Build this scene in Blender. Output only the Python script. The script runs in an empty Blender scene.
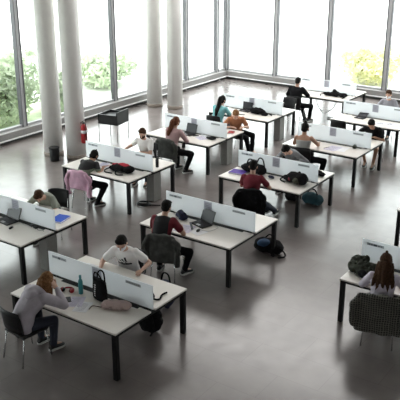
import bpy, bmesh, math, random
from mathutils import Vector as V, Matrix as M, Euler, noise
random.seed(7)
PI = math.pi
R = math.radians
S = bpy.context.scene
C = S.collection

# ------------------------------------------------------------------ camera, world, light, exposure
cam_d = bpy.data.cameras.new('camera')
cam = bpy.data.objects.new('camera', cam_d); C.objects.link(cam)
cam.location = (0, 0, 5.885)
cam.rotation_euler = (PI / 2 - 0.36026, 0, 0.61455)
cam_d.sensor_width = 36; cam_d.sensor_fit = 'HORIZONTAL'
cam_d.lens = 36 * 753.5 / 400
cam_d.clip_end = 400
S.camera = cam

w = bpy.data.worlds.new('overcast'); S.world = w; w.use_nodes = True
bg = w.node_tree.nodes['Background']
bg.inputs[0].default_value = (0.97, 0.975, 1.0, 1); bg.inputs[1].default_value = 6.6

def area_light(name, loc, rot, sx, sy, power, col=(1, 1, 1)):
    d = bpy.data.lights.new(name, 'AREA'); d.shape = 'RECTANGLE'; d.size = sx; d.size_y = sy
    d.energy = power; d.color = col
    o = bpy.data.objects.new(name, d); C.objects.link(o); o.location = loc; o.rotation_euler = rot
    return o
# rows of luminous ceiling panels high above the reading room
area_light('ceiling_panel_light', (-10.5, 20.5, 7.9), (0, 0, 0), 9, 6, 800, (1, 0.975, 0.95))
area_light('ceiling_panel_light', (-10.5, 13.5, 7.9), (0, 0, 0), 9, 4, 190, (1, 0.975, 0.95))
area_light('ceiling_panel_light', (-5.5, 8.0, 7.9), (0, 0, 0), 6, 4, 28, (1, 0.97, 0.94))
# fill added behind the viewpoint to lift near upright surfaces, no window there
area_light('front_fill_light', (4.5, -7.5, 4.6), (R(82), 0, R(30)), 9, 3.5, 420, (1, 0.99, 0.98))
S.view_settings.view_transform = 'Standard'
S.view_settings.look = 'None'
S.view_settings.exposure = 0.0
S.view_settings.gamma = 1.0
S.view_settings.use_curve_mapping = False

# ------------------------------------------------------------------ materials
def mat(name, col, rough=0.55, metal=0.0, var=0.06, scale=12.0, bump=0.0, spec=0.5, **kw):
    m = bpy.data.materials.new(name); m.use_nodes = True
    nt = m.node_tree; b = nt.nodes['Principled BSDF']
    b.inputs['Roughness'].default_value = rough; b.inputs['Metallic'].default_value = metal
    b.inputs['Specular IOR Level'].default_value = spec
    for k, v in kw.items(): b.inputs[k.replace('_', ' ')].default_value = v
    tc = nt.nodes.new('ShaderNodeTexCoord'); n = nt.nodes.new('ShaderNodeTexNoise')
    n.inputs['Scale'].default_value = scale; n.inputs['Detail'].default_value = 4
    nt.links.new(tc.outputs['Object'], n.inputs['Vector'])
    r = nt.nodes.new('ShaderNodeValToRGB')
    r.color_ramp.elements[0].color = [max(0, c * (1 - var)) for c in col] + [1]
    r.color_ramp.elements[1].color = [min(1, c * (1 + var)) for c in col] + [1]
    r.color_ramp.elements[0].position = 0.3; r.color_ramp.elements[1].position = 0.7
    nt.links.new(n.outputs['Fac'], r.inputs['Fac']); nt.links.new(r.outputs['Color'], b.inputs['Base Color'])
    if bump:
        bp = nt.nodes.new('ShaderNodeBump'); bp.inputs['Strength'].default_value = bump; bp.inputs['Distance'].default_value = 0.02
        nt.links.new(n.outputs['Fac'], bp.inputs['Height']); nt.links.new(bp.outputs['Normal'], b.inputs['Normal'])
    return m

def banded(name, stops, axis=2, rough=0.85, absolute=False):
    """cloth woven in bands of colour along one object axis: stops = [(position, colour), ...] in metres"""
    m = bpy.data.materials.new(name); m.use_nodes = True
    nt = m.node_tree; b = nt.nodes['Principled BSDF']; b.inputs['Roughness'].default_value = rough
    tc = nt.nodes.new('ShaderNodeTexCoord'); sp = nt.nodes.new('ShaderNodeSeparateXYZ')
    nt.links.new(tc.outputs['Object'], sp.inputs[0]); src = sp.outputs[axis]
    if absolute:
        ab = nt.nodes.new('ShaderNodeMath'); ab.operation = 'ABSOLUTE'; nt.links.new(src, ab.inputs[0]); src = ab.outputs[0]
    mr = nt.nodes.new('ShaderNodeMapRange'); mr.inputs['From Min'].default_value = 0; mr.inputs['From Max'].default_value = 1.6
    nt.links.new(src, mr.inputs['Value'])
    r = nt.nodes.new('ShaderNodeValToRGB'); r.color_ramp.interpolation = 'CONSTANT'
    el = r.color_ramp.elements
    el[0].position = 0; el[0].color = list(stops[0][1]) + [1]
    el.remove(el[1])
    for p, c in stops[1:]:
        e = el.new(p / 1.6); e.color = list(c) + [1]
    nt.links.new(mr.outputs[0], r.inputs['Fac']); nt.links.new(r.outputs['Color'], b.inputs['Base Color'])
    return m

def floor_mat():
    m = bpy.data.materials.new('polished_stone_floor'); m.use_nodes = True
    nt = m.node_tree; b = nt.nodes['Principled BSDF']; L = nt.links
    tc = nt.nodes.new('ShaderNodeTexCoord')
    br = nt.nodes.new('ShaderNodeTexBrick'); br.offset = 0.5
    br.inputs['Scale'].default_value = 1.0; br.inputs['Brick Width'].default_value = 1.2; br.inputs['Row Height'].default_value = 0.6
    br.inputs['Mortar Size'].default_value = 0.004; br.inputs['Mortar Smooth'].default_value = 0.3
    br.inputs['Color1'].default_value = (0.178, 0.157, 0.150, 1); br.inputs['Color2'].default_value = (0.190, 0.168, 0.161, 1)
    br.inputs['Mortar'].default_value = (0.145, 0.128, 0.122, 1)
    L.new(tc.outputs['Object'], br.inputs['Vector'])
    n = nt.nodes.new('ShaderNodeTexNoise'); n.inputs['Scale'].default_value = 1.3; n.inputs['Detail'].default_value = 7
    L.new(tc.outputs['Object'], n.inputs['Vector'])
    r = nt.nodes.new('ShaderNodeValToRGB')
    r.color_ramp.elements[0].color = (0.80, 0.79, 0.79, 1); r.color_ramp.elements[1].color = (1.12, 1.10, 1.10, 1)
    r.color_ramp.elements[0].position = 0.35; r.color_ramp.elements[1].position = 0.68
    L.new(n.outputs['Fac'], r.inputs['Fac'])
    mx = nt.nodes.new('ShaderNodeMixRGB'); mx.blend_type = 'MULTIPLY'; mx.inputs[0].default_value = 1
    L.new(br.outputs['Color'], mx.inputs[1]); L.new(r.outputs['Color'], mx.inputs[2]); L.new(mx.outputs[0], b.inputs['Base Color'])
    n2 = nt.nodes.new('ShaderNodeTexNoise'); n2.inputs['Scale'].default_value = 5
    L.new(tc.outputs['Object'], n2.inputs['Vector'])
    mr = nt.nodes.new('ShaderNodeMapRange'); mr.inputs['To Min'].default_value = 0.16; mr.inputs['To Max'].default_value = 0.30
    L.new(n2.outputs['Fac'], mr.inputs['Value']); L.new(mr.outputs[0], b.inputs['Roughness'])
    b.inputs['Specular IOR Level'].default_value = 0.75
    return m

def frosted_mat():
    m = bpy.data.materials.new('frosted_acrylic'); m.use_nodes = True
    nt = m.node_tree; L = nt.links; b = nt.nodes['Principled BSDF']; out = nt.nodes['Material Output']
    b.inputs['Base Color'].default_value = (0.88, 0.90, 0.92, 1); b.inputs['Roughness'].default_value = 0.35
    tr = nt.nodes.new('ShaderNodeBsdfTranslucent'); tr.inputs[0].default_value = (0.92, 0.95, 0.97, 1)
    mx = nt.nodes.new('ShaderNodeMixShader'); mx.inputs[0].default_value = 0.42
    n = nt.nodes.new('ShaderNodeTexNoise'); n.inputs['Scale'].default_value = 250
    bp = nt.nodes.new('ShaderNodeBump'); bp.inputs['Strength'].default_value = 0.03
    L.new(n.outputs['Fac'], bp.inputs['Height']); L.new(bp.outputs['Normal'], b.inputs['Normal'])
    L.new(b.outputs[0], mx.inputs[1]); L.new(tr.outputs[0], mx.inputs[2]); L.new(mx.outputs[0], out.inputs[0])
    return m

def glass_mat():
    m = bpy.data.materials.new('window_glass'); m.use_nodes = True
    nt = m.node_tree; L = nt.links; out = nt.nodes['Material Output']
    nt.nodes.remove(nt.nodes['Principled BSDF'])
    t = nt.nodes.new('ShaderNodeBsdfTransparent'); t.inputs[0].default_value = (0.93, 0.97, 0.95, 1)
    g = nt.nodes.new('ShaderNodeBsdfGlossy'); g.inputs['Roughness'].default_value = 0.02
    f = nt.nodes.new('ShaderNodeFresnel'); f.inputs[0].default_value = 1.3
    mx = nt.nodes.new('ShaderNodeMixShader')
    ge = nt.nodes.new('ShaderNodeNewGeometry'); iv = nt.nodes.new('ShaderNodeMath'); iv.operation = 'SUBTRACT'; iv.inputs[0].default_value = 1
    mu = nt.nodes.new('ShaderNodeMath'); mu.operation = 'MULTIPLY'
    L.new(ge.outputs['Backfacing'], iv.inputs[1]); L.new(iv.outputs[0], mu.inputs[0]); L.new(f.outputs[0], mu.inputs[1])
    L.new(mu.outputs[0], mx.inputs[0]); L.new(t.outputs[0], mx.inputs[1]); L.new(g.outputs[0], mx.inputs[2]); L.new(mx.outputs[0], out.inputs[0])
    return m

def plaid_mat():
    m = bpy.data.materials.new('plaid_wool'); m.use_nodes = True
    nt = m.node_tree; L = nt.links; b = nt.nodes['Principled BSDF']; b.inputs['Roughness'].default_value = 0.95
    tc = nt.nodes.new('ShaderNodeTexCoord')
    def wave(d):
        wv = nt.nodes.new('ShaderNodeTexWave'); wv.wave_type = 'BANDS'; wv.bands_direction = d
        wv.inputs['Scale'].default_value = 9.0; wv.inputs['Distortion'].default_value = 2.5; wv.inputs['Detail'].default_value = 1
        L.new(tc.outputs['Object'], wv.inputs['Vector'])
        r = nt.nodes.new('ShaderNodeValToRGB'); r.color_ramp.elements[0].position = 0.66; r.color_ramp.elements[1].position = 0.92
        L.new(wv.outputs['Fac'], r.inputs['Fac']); return r
    a, c = wave('X'), wave('Z')
    ad = nt.nodes.new('ShaderNodeMixRGB'); ad.blend_type = 'ADD'; ad.inputs[0].default_value = 1
    L.new(a.outputs[0], ad.inputs[1]); L.new(c.outputs[0], ad.inputs[2])
    r = nt.nodes.new('ShaderNodeValToRGB')
    r.color_ramp.elements[0].color = (0.018, 0.02, 0.016, 1); r.color_ramp.elements[1].color = (0.15, 0.145, 0.125, 1)
    e = r.color_ramp.elements.new(0.5); e.color = (0.06, 0.06, 0.05, 1)
    L.new(ad.outputs[0], r.inputs['Fac']); L.new(r.outputs[0], b.inputs['Base Color'])
    return m

def leaf_mat(name, col):
    m = mat(name, col, 0.9, var=0.3, scale=1.2, spec=0.1); nt = m.node_tree; L = nt.links
    tr = nt.nodes.new('ShaderNodeBsdfTranslucent'); tr.inputs[0].default_value = (*[min(1, c * 1.15) for c in col], 1)
    mx = nt.nodes.new('ShaderNodeMixShader'); mx.inputs[0].default_value = 0.45
    L.new(nt.nodes['Principled BSDF'].outputs[0], mx.inputs[1]); L.new(tr.outputs[0], mx.inputs[2]); L.new(mx.outputs[0], nt.nodes['Material Output'].inputs[0])
    return m

MT = dict(
    floor=floor_mat(), frost=frosted_mat(), glass=glass_mat(), plaid=plaid_mat(),
    wall=mat('painted_wall', (0.22, 0.21, 0.20), 0.8), ceil=mat('grey_ceiling', (0.30, 0.30, 0.30), 0.9),
    column=mat('column_plaster', (0.82, 0.80, 0.78), 0.6, var=0.03, scale=4), band=mat('column_base_band', (0.28, 0.235, 0.20), 0.5),
    sill=mat('grey_sill_metal', (0.22, 0.21, 0.205), 0.5, 0.0), railm=mat('bright_rail', (0.80, 0.80, 0.80), 0.35), dark=mat('dark_recess', (0.06, 0.06, 0.06), 0.7),
    mullion=mat('mullion_grey', (0.36, 0.36, 0.37), 0.5), mulldark=mat('mullion_gasket', (0.12, 0.12, 0.13), 0.6),
    paving=mat('outdoor_paving', (0.75, 0.75, 0.73), 0.95, scale=0.6), lawn=mat('lawn', (0.50, 0.56, 0.38), 1.0, var=0.25, scale=1.5),
    leaf=leaf_mat('leaf_green', (0.60, 0.65, 0.52)), leafy=leaf_mat('leaf_yellow_green', (0.76, 0.75, 0.52)), bark=mat('bark', (0.16, 0.12, 0.09), 0.95),
    top=mat('desk_laminate', (0.80, 0.755, 0.70), 0.32, var=0.015, scale=6), edge=mat('desk_edge', (0.50, 0.45, 0.39), 0.5),
    frame=mat('black_powder_coat', (0.012, 0.012, 0.012), 0.55, spec=0.2), ped=mat('grey_pedestal', (0.27, 0.265, 0.25), 0.55),
    strip=mat('sign_grey', (0.42, 0.45, 0.48), 0.6), stripd=mat('sign_dark', (0.10, 0.11, 0.13), 0.6), notice=mat('notice_grey', (0.47, 0.48, 0.55), 0.7), noticel=mat('notice_line', (0.30, 0.31, 0.38), 0.7),
    chairb=mat('chair_black_plastic', (0.016, 0.016, 0.017), 0.5, spec=0.2), chrome=mat('chair_chrome', (0.55, 0.55, 0.56), 0.25, 1.0),
    black=mat('black_plastic', (0.014, 0.014, 0.015), 0.4, spec=0.2), blackc=mat('black_cloth', (0.010, 0.010, 0.011), 0.95, spec=0.1, var=0.3, scale=30, bump=0.3),
    screen=mat('laptop_screen', (0.03, 0.032, 0.038), 0.35, spec=0.25), keys=mat('laptop_keys', (0.05, 0.05, 0.055), 0.5), silver=mat('silver_plastic', (0.45, 0.45, 0.46), 0.35, 0.5),
    paper=mat('white_paper', (0.86, 0.86, 0.88), 0.8, var=0.02), lilacp=mat('lilac_paper', (0.66, 0.63, 0.74), 0.8), ink=mat('ink', (0.25, 0.25, 0.32), 0.8),
    skin=mat('skin_light', (0.56, 0.34, 0.25), 0.55, var=0.08), skint=mat('skin_tan', (0.42, 0.23, 0.15), 0.55, var=0.08), lip=mat('lips', (0.38, 0.14, 0.12), 0.5), eye=mat('eye', (0.03, 0.02, 0.015), 0.2),
    hblack=mat('hair_black', (0.010, 0.009, 0.008), 0.85, spec=0.15, var=0.4, scale=40, bump=0.5), hbrown=mat('hair_brown', (0.055, 0.028, 0.015), 0.85, spec=0.15, var=0.45, scale=40, bump=0.5), hred=mat('hair_auburn', (0.12, 0.045, 0.025), 0.85, spec=0.15, var=0.4, scale=40, bump=0.5), hlight=mat('hair_light_brown', (0.19, 0.095, 0.042), 0.85, spec=0.15, var=0.4, scale=40, bump=0.5),
    hoodie=mat('hoodie_lilac_grey', (0.50, 0.46, 0.51), 0.95, var=0.1, bump=0.2), white=mat('white_cotton', (0.82, 0.80, 0.79), 0.9, var=0.04), greygreen=mat('grey_green_cotton', (0.27, 0.29, 0.24), 0.95), pinktop=mat('dusty_pink_knit', (0.47, 0.31, 0.31), 0.95),
    rust=mat('rust_cotton', (0.40, 0.17, 0.085), 0.95), teal=mat('teal_cotton', (0.20, 0.48, 0.50), 0.95), greytank=mat('grey_cotton', (0.42, 0.41, 0.40), 0.95), maroon=mat('maroon_cotton', (0.16, 0.018, 0.030), 0.95), greyknit=mat('grey_knit', (0.17, 0.175, 0.185), 0.95, var=0.25), slate=mat('slate_knit', (0.27, 0.27, 0.30), 0.95), lilac=mat('lilac_blouse', (0.62, 0.57, 0.66), 0.9),
    jeans=mat('blue_denim', (0.085, 0.11, 0.17), 0.95), dkjeans=mat('dark_denim', (0.028, 0.033, 0.05), 0.95), shorts=mat('brown_shorts', (0.09, 0.06, 0.045), 0.95),
    shoe=mat('dark_shoe', (0.02, 0.02, 0.022), 0.6), sole=mat('white_sole', (0.7, 0.7, 0.68), 0.6), mask=mat('white_mask', (0.85, 0.87, 0.9), 0.8),
    pinkj=mat('pink_jacket', (0.66, 0.40, 0.52), 0.9, var=0.1), greyj=mat('charcoal_jacket', (0.075, 0.077, 0.072), 0.95, spec=0.1, var=0.2), dgreen=mat('dark_green_jacket', (0.05, 0.055, 0.043), 0.95, spec=0.1, var=0.3),
    red=mat('extinguisher_red', (0.40, 0.015, 0.02), 0.3), bagred=mat('red_cloth', (0.42, 0.012, 0.03), 0.85), navy=mat('navy_cloth', (0.012, 0.016, 0.045), 0.9), bpblue=mat('blue_cloth', (0.02, 0.055, 0.12), 0.85), tealbag=mat('dark_teal_cloth', (0.010, 0.05, 0.065), 0.9),
    purple=mat('purple_card', (0.11, 0.055, 0.36), 0.6, spec=0.2), blue=mat('blue_card', (0.025, 0.10, 0.58), 0.6, spec=0.2), bottle=mat('teal_bottle', (0.03, 0.22, 0.25), 0.3), redband=mat('headphone_red', (0.30, 0.012, 0.015), 0.35), blush=mat('blush_cloth', (0.50, 0.38, 0.36), 0.95), cable=mat('brown_cable', (0.13, 0.07, 0.06), 0.6), gcable=mat('grey_cable', (0.40, 0.40, 0.41), 0.6), olive=mat('olive_cloth', (0.05, 0.055, 0.04), 0.95, var=0.3),
)

# ------------------------------------------------------------------ mesh helpers
class MB:
    """collects shapes into ONE mesh"""
    def __init__(s): s.v = []; s.f = []; s.sm = []
    def add(s, vs, fs, smooth=False, mx=None):
        o = len(s.v)
        s.v += [tuple(mx @ V(p)) if mx else tuple(p) for p in vs]
        s.f += [tuple(i + o for i in f) for f in fs]; s.sm += [smooth] * len(fs)
    def bm(s, b, smooth=False, mx=None):
        b.verts.index_update()
        s.add([v.co.copy() for v in b.verts], [[v.index for v in f.verts] for f in b.faces], smooth, mx); b.free()
    def box(s, c, d, rot=(0, 0, 0), bev=0.0, seg=2):
        b = bmesh.new(); bmesh.ops.create_cube(b, size=1); bmesh.ops.scale(b, vec=d, verts=b.verts)
        if bev: bmesh.ops.bevel(b, geom=b.edges[:], offset=bev, segments=seg, profile=0.5, affect='EDGES')
        s.bm(b, False, M.Translation(V(c)) @ Euler(rot).to_matrix().to_4x4()); return s
    def loft(s, rings, n=16, smooth=True):
        """rings: (centre, half vector a, half vector b) - elliptical, closed at both ends"""
        vs = []; fs = []
        for c, a, b in rings:
            for k in range(n):
                t = 2 * PI * k / n; vs.append(V(c) + V(a) * math.cos(t) + V(b) * math.sin(t))
        m = len(rings)
        for i in range(m - 1):
            for k in range(n): fs.append((i * n + k, i * n + (k + 1) % n, (i + 1) * n + (k + 1) % n, (i + 1) * n + k))
        fs.append(tuple(reversed(range(n)))); fs.append(tuple(range((m - 1) * n, m * n)))
        s.add(vs, fs, smooth); return s
    def ell(s, c, r, rot=None, u=16, v=10):
        b = bmesh.new(); bmesh.ops.create_uvsphere(b, u_segments=u, v_segments=v, radius=1)
        s.bm(b, True, M.Translation(V(c)) @ (rot.to_4x4() if rot else M.Identity(4)) @ M.Diagonal((*r, 1))); return s
    def cap(s, a, b, ra, rb, n=12):
        """tapered limb with round ends"""
        a, b = V(a), V(b); d = b - a
        if d.length < 1e-6: return s
        d.normalize(); x = d.orthogonal().normalized(); y = d.cross(x)
        rings = []
        for t in (-0.98, -0.75, -0.4, 0): rings.append((a + d * ra * t, x * ra * math.sqrt(1 - t * t), y * ra * math.sqrt(1 - t * t)))
        for t in (0, 0.4, 0.75, 0.98): rings.append((b + d * rb * t, x * rb * math.sqrt(1 - t * t), y * rb * math.sqrt(1 - t * t)))
        return s.loft(rings, n)
    def tube(s, pts, r, n=8):
        pts = [V(p) for p in pts]; rings = []; x = None
        for i, p in enumerate(pts):
            d = (pts[min(i + 1, len(pts) - 1)] - pts[max(i - 1, 0)]).normalized()
            x = d.orthogonal().normalized() if x is None else (x - d * x.dot(d)).normalized()
            rr = r[i] if isinstance(r, (list, tuple)) else r
            rings.append((p, x * rr, d.cross(x) * rr))
        return s.loft(rings, n)
    def lathe(s, prof, c=(0, 0, 0), n=24):
        return s.loft([(V(c) + V((0, 0, z)), V((max(r, 1e-4), 0, 0)), V((0, max(r, 1e-4), 0))) for r, z in prof], n)
    def build(s, name, m, parent=None, loc=None, rot=None):
        me = bpy.data.meshes.new(name); me.from_pydata(s.v, [], s.f); me.validate(); me.update()
        if len(me.polygons) == len(s.sm): me.polygons.foreach_set('use_smooth', s.sm)
        b = bmesh.new(); b.from_mesh(me); bmesh.ops.recalc_face_normals(b, faces=b.faces); b.to_mesh(me); b.free()
        me.materials.append(MT[m] if isinstance(m, str) else m)
        o = bpy.data.objects.new(name, me); C.objects.link(o)
        if parent: o.parent = parent
        if loc is not None: o.location = loc
        if rot is not None: o.rotation_euler = rot
        return o

def spline(pts, k=6):
    pts = [V(p) for p in pts]; out = []
    for i in range(len(pts) - 1):
        p0, p1, p2, p3 = pts[max(i - 1, 0)], pts[i], pts[i + 1], pts[min(i + 2, len(pts) - 1)]
        for j in range(k):
            t = j / k
            out.append(0.5 * ((2 * p1) + (p2 - p0) * t + (2 * p0 - 5 * p1 + 4 * p2 - p3) * t * t + (3 * p1 - p0 - 3 * p2 + p3) * t ** 3))
    out.append(pts[-1]); return out

def skin(mb, name, m, parent=None, vox=0.01, sm=4, noise_amp=0.0, noise_f=12, loc=None, rot=None):
    """melt overlapping shapes into one continuous surface"""
    t = mb.build('tmp', m)
    a = t.modifiers.new('r', 'REMESH'); a.mode = 'VOXEL'; a.voxel_size = vox
    if sm: q = t.modifiers.new('s', 'SMOOTH'); q.iterations = sm; q.factor = 0.5
    dg = bpy.context.evaluated_depsgraph_get(); dg.update()
    me = bpy.data.meshes.new_from_object(t.evaluated_get(dg))
    bpy.data.objects.remove(t)
    if noise_amp:
        for v in me.vertices:
            v.co += v.normal * noise_amp * noise.noise(v.co * noise_f)
    me.polygons.foreach_set('use_smooth', [True] * len(me.polygons)); me.name = name
    me.materials.clear(); me.materials.append(MT[m] if isinstance(m, str) else m)
    o = bpy.data.objects.new(name, me); C.objects.link(o)
    if parent: o.parent = parent
    if loc is not None: o.location = loc
    if rot is not None: o.rotation_euler = rot
    return o

def tag(o, label, cat, group=None, kind=None):
    o['label'] = label; o['category'] = cat
    if group: o['group'] = group
    if kind: o['kind'] = kind
    return o
def thing(name, label, cat, loc, rz=0, group=None):
    o = bpy.data.objects.new(name, None); C.objects.link(o); o.empty_display_size = 0.1
    o.location = loc; o.rotation_euler = (0, 0, rz); return tag(o, label, cat, group)
def struct(mb, name, m, parent=None):
    o = mb.build(name, m, parent)
    if not parent: o['kind'] = 'structure'
    return o
def copy_tree(o, parent=None):
    c = o.copy(); C.objects.link(c); c.parent = parent
    for ch in [k for k in bpy.data.objects if k.parent == o]: copy_tree(ch, c)
    return c

# ------------------------------------------------------------------ the room
XW, YB, ZC, ZW, ZL = -16.1, 24.5, 8.0, 5.6, 4.4
struct(MB().box((-3, 8.2, -0.05), (26.3, 32.7, 0.1)), 'floor', 'floor')
struct(MB().box((-3, 8.2, ZC + 0.1), (26.6, 33, 0.2)), 'ceiling', 'ceil')
struct(MB().box((10.2, 8.2, 4), (0.2, 32.7, 8)), 'wall_right', 'wall')
struct(MB().box((-3, -8.2, 4), (26.3, 0.2, 8)), 'wall_near', 'wall')
struct(MB().box((XW, -3.85, 4), (0.2, 8.5, 8)).box((XW, 12.45, (ZL + ZC) / 2), (0.2, 24.1, ZC - ZL)), 'wall_left', 'wall')
struct(MB().box((-3, YB, (ZW + ZC) / 2), (26, 0.2, ZC - ZW)), 'wall_back', 'wall')
# low heating sill along both glazed walls: grey casing, bright rail under it, dark recess, small feet
t = MB().box((XW + 0.12, 12.75, 0.21), (0.26, 23.5, 0.18), bev=0.01); o = struct(t, 'trim_1', 'sill')
struct(MB().box((XW + 0.29, 12.75, 0.115), (0.05, 23.4, 0.03)), 'rail', 'railm', o)
struct(MB().box((XW + 0.10, 12.75, 0.06), (0.14, 23.4, 0.12)), 'recess', 'dark', o)
f = MB()
for i in range(11): f.box((XW + 0.27, 1.9 + i * 2.15 + 0.3, 0.05), (0.04, 0.05, 0.1)); f.box((XW + 0.34, 1.9 + i * 2.15 + 0.3, 0.008), (0.16, 0.04, 0.016))
struct(f, 'foot', 'sill', o)
t = MB().box((-3, YB - 0.12, 0.21), (26, 0.26, 0.18), bev=0.01); o = struct(t, 'trim_2', 'sill')
struct(MB().box((-3, YB - 0.29, 0.115), (26, 0.05, 0.03)), 'rail', 'railm', o)
struct(MB().box((-3, YB - 0.10, 0.06), (26, 0.14, 0.12)), 'recess', 'dark', o)

def window(n, a, b, left=True):
    """one full-height bay of glazing between two mullion axes"""
    fr = MB(); pn = MB(); gk = MB(); c = (a + b) / 2; L = b - a
    z0, z1 = 0.3, (ZL if left else ZW)
    if left:
        fr.box((XW, a + 0.03, (z0 + z1) / 2), (0.14, 0.06, z1 - z0)); fr.box((XW, b - 0.03, (z0 + z1) / 2), (0.14, 0.06, z1 - z0))
        fr.box((XW, c, z0 + 0.03), (0.12, L, 0.06)); fr.box((XW, c, z1 - 0.05), (0.12, L, 0.1))
        for y in (a + 0.072, b - 0.072): gk.box((XW + 0.02, y, (z0 + z1) / 2), (0.14, 0.03, z1 - z0))
        pn.box((XW - 0.02, c, (z0 + z1) / 2), (0.02, L - 0.08, z1 - z0))
    else:
        fr.box((a + 0.03, YB, (z0 + z1) / 2), (0.06, 0.14, z1 - z0)); fr.box((b - 0.03, YB, (z0 + z1) / 2), (0.06, 0.14, z1 - z0))
        fr.box((c, YB, z0 + 0.03), (L, 0.12, 0.06)); fr.box((c, YB, 4.2), (L, 0.12, 0.08)); fr.box((c, YB, z1 - 0.05), (L, 0.12, 0.1))
        for x in (a + 0.072, b - 0.072): gk.box((x, YB - 0.02, (z0 + z1) / 2), (0.03, 0.14, z1 - z0))
        pn.box((c, YB + 0.02, (z0 + z1) / 2), (L - 0.08, 0.02, z1 - z0))
    o = struct(fr, 'window_%d' % n, 'mullion'); struct(gk, 'gasket', 'mulldark', o); struct(pn, 'pane', 'glass', o)
for i in range(12): window(i + 1, 0.45 + i * 1.95, 0.45 + (i + 1) * 1.95)
window(13, 23.85, YB)
for i in range(12): window(14 + i, XW + 0.1 + i * 2.15, XW + 0.1 + (i + 1) * 2.15, False)

# ------------------------------------------------------------------ outdoors
o = MB().box((-22, 20, -0.35), (140, 150, 0.1)).build('outdoor_paving', 'paving'); o['kind'] = 'structure'
o = MB().box((-23.5, 10, -0.28), (13, 16, 0.06)).build('lawn', 'lawn'); o['kind'] = 'structure'
def leaves(mb, c, r, n, size):
    c = V(c)
    for _ in range(n):
        d = V((random.gauss(0, 1), random.gauss(0, 1), random.gauss(0, 1))).normalized()
        p = c + V((d.x * r[0], d.y * r[1], d.z * r[2])) * random.uniform(0.55, 1.0)
        q = Euler((random.uniform(-1, 1), random.uniform(-1, 1), random.uniform(0, 6))).to_matrix(); s = size * random.uniform(0.6, 1.3)
        mb.add([p + q @ V(k) for k in ((-s, 0, 0), (0, -s * 0.45, 0.02), (s, 0, 0), (0, s * 0.45, 0.02))], [(0, 1, 2, 3)])
def bush(x, y, h, rad, m, label):
    r = thing('garden_bush', label, 'bush', (x, y, -0.3), 0, 'bushes outside the glazing')
    t = MB()
    for k in range(5): t.tube([(0, 0, 0), (math.cos(k * 1.3) * rad * 0.3, math.sin(k * 1.3) * rad * 0.3, h * 0.6)], [0.04, 0.015], 6)
    t.build('stem', 'bark', r)
    l = MB()
    for k in range(7):
        a = k * 0.9; q = rad * (0.55 if k else 0)
        leaves(l, (math.cos(a) * q, math.sin(a) * q, h * (0.5 + 0.12 * math.sin(k * 2))), (rad * 0.6, rad * 0.6, h * 0.42), 420, 0.13)
    l.build('foliage', m, r)
bush(-18.3, 10.3, 2.6, 1.05, 'leaf', 'pale green leafy bush outside the leftmost window, nearest the frame edge')
bush(-18.3, 13.0, 2.8, 1.05, 'leaf', 'tall green bush outside left window, just left of its grey mullion')
bush(-18.3, 15.5, 2.5, 0.95, 'leaf', 'green bush outside left glazing behind the white column with the black bin')
bush(-18.2, 17.6, 1.5, 0.65, 'leaf', 'small green bush outside left glazing right of column with fire extinguisher')
bush(-21.8, 11.6, 3.4, 1.35, 'leaf', 'large green bush further out on the lawn at far left')
bush(-21.9, 15.2, 3.4, 1.35, 'leaf', 'large green bush further out, seen between the two left columns')
bush(-19.8, 21.6, 1.3, 1.2, 'leaf', 'low pale green bush outside glazing above the black box stand')
bush(-11.6, 28.4, 1.4, 1.3, 'leafy', 'yellow green bush outside back glazing left of its dark mullion')
bush(-8.2, 28.6, 1.5, 1.4, 'leafy', 'yellow green bush outside back glazing behind masked student in grey')

# ------------------------------------------------------------------ columns
def column(x, y, label):
    r = thing('column', label, 'column', (x, y, 0), 0, 'round white columns')
    MB().lathe([(0.25, 0.0), (0.25, ZC)], n=48).build('shaft', 'column', r)
    MB().lathe([(0.254, 0.0), (0.258, 0.005), (0.258, 0.105), (0.251, 0.11)], n=48).build('base_band', 'band', r)
column(-14.13, 13.34, 'round white column with the black bin at its foot, leftmost of the four')
column(-13.47, 13.51, 'round white column with a red fire extinguisher mounted on it')
column(-15.35, 19.15, 'round white column beyond the black box stand, left of the far pair')
column(-14.62, 19.3, 'round white column at the right of the far pair')

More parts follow.
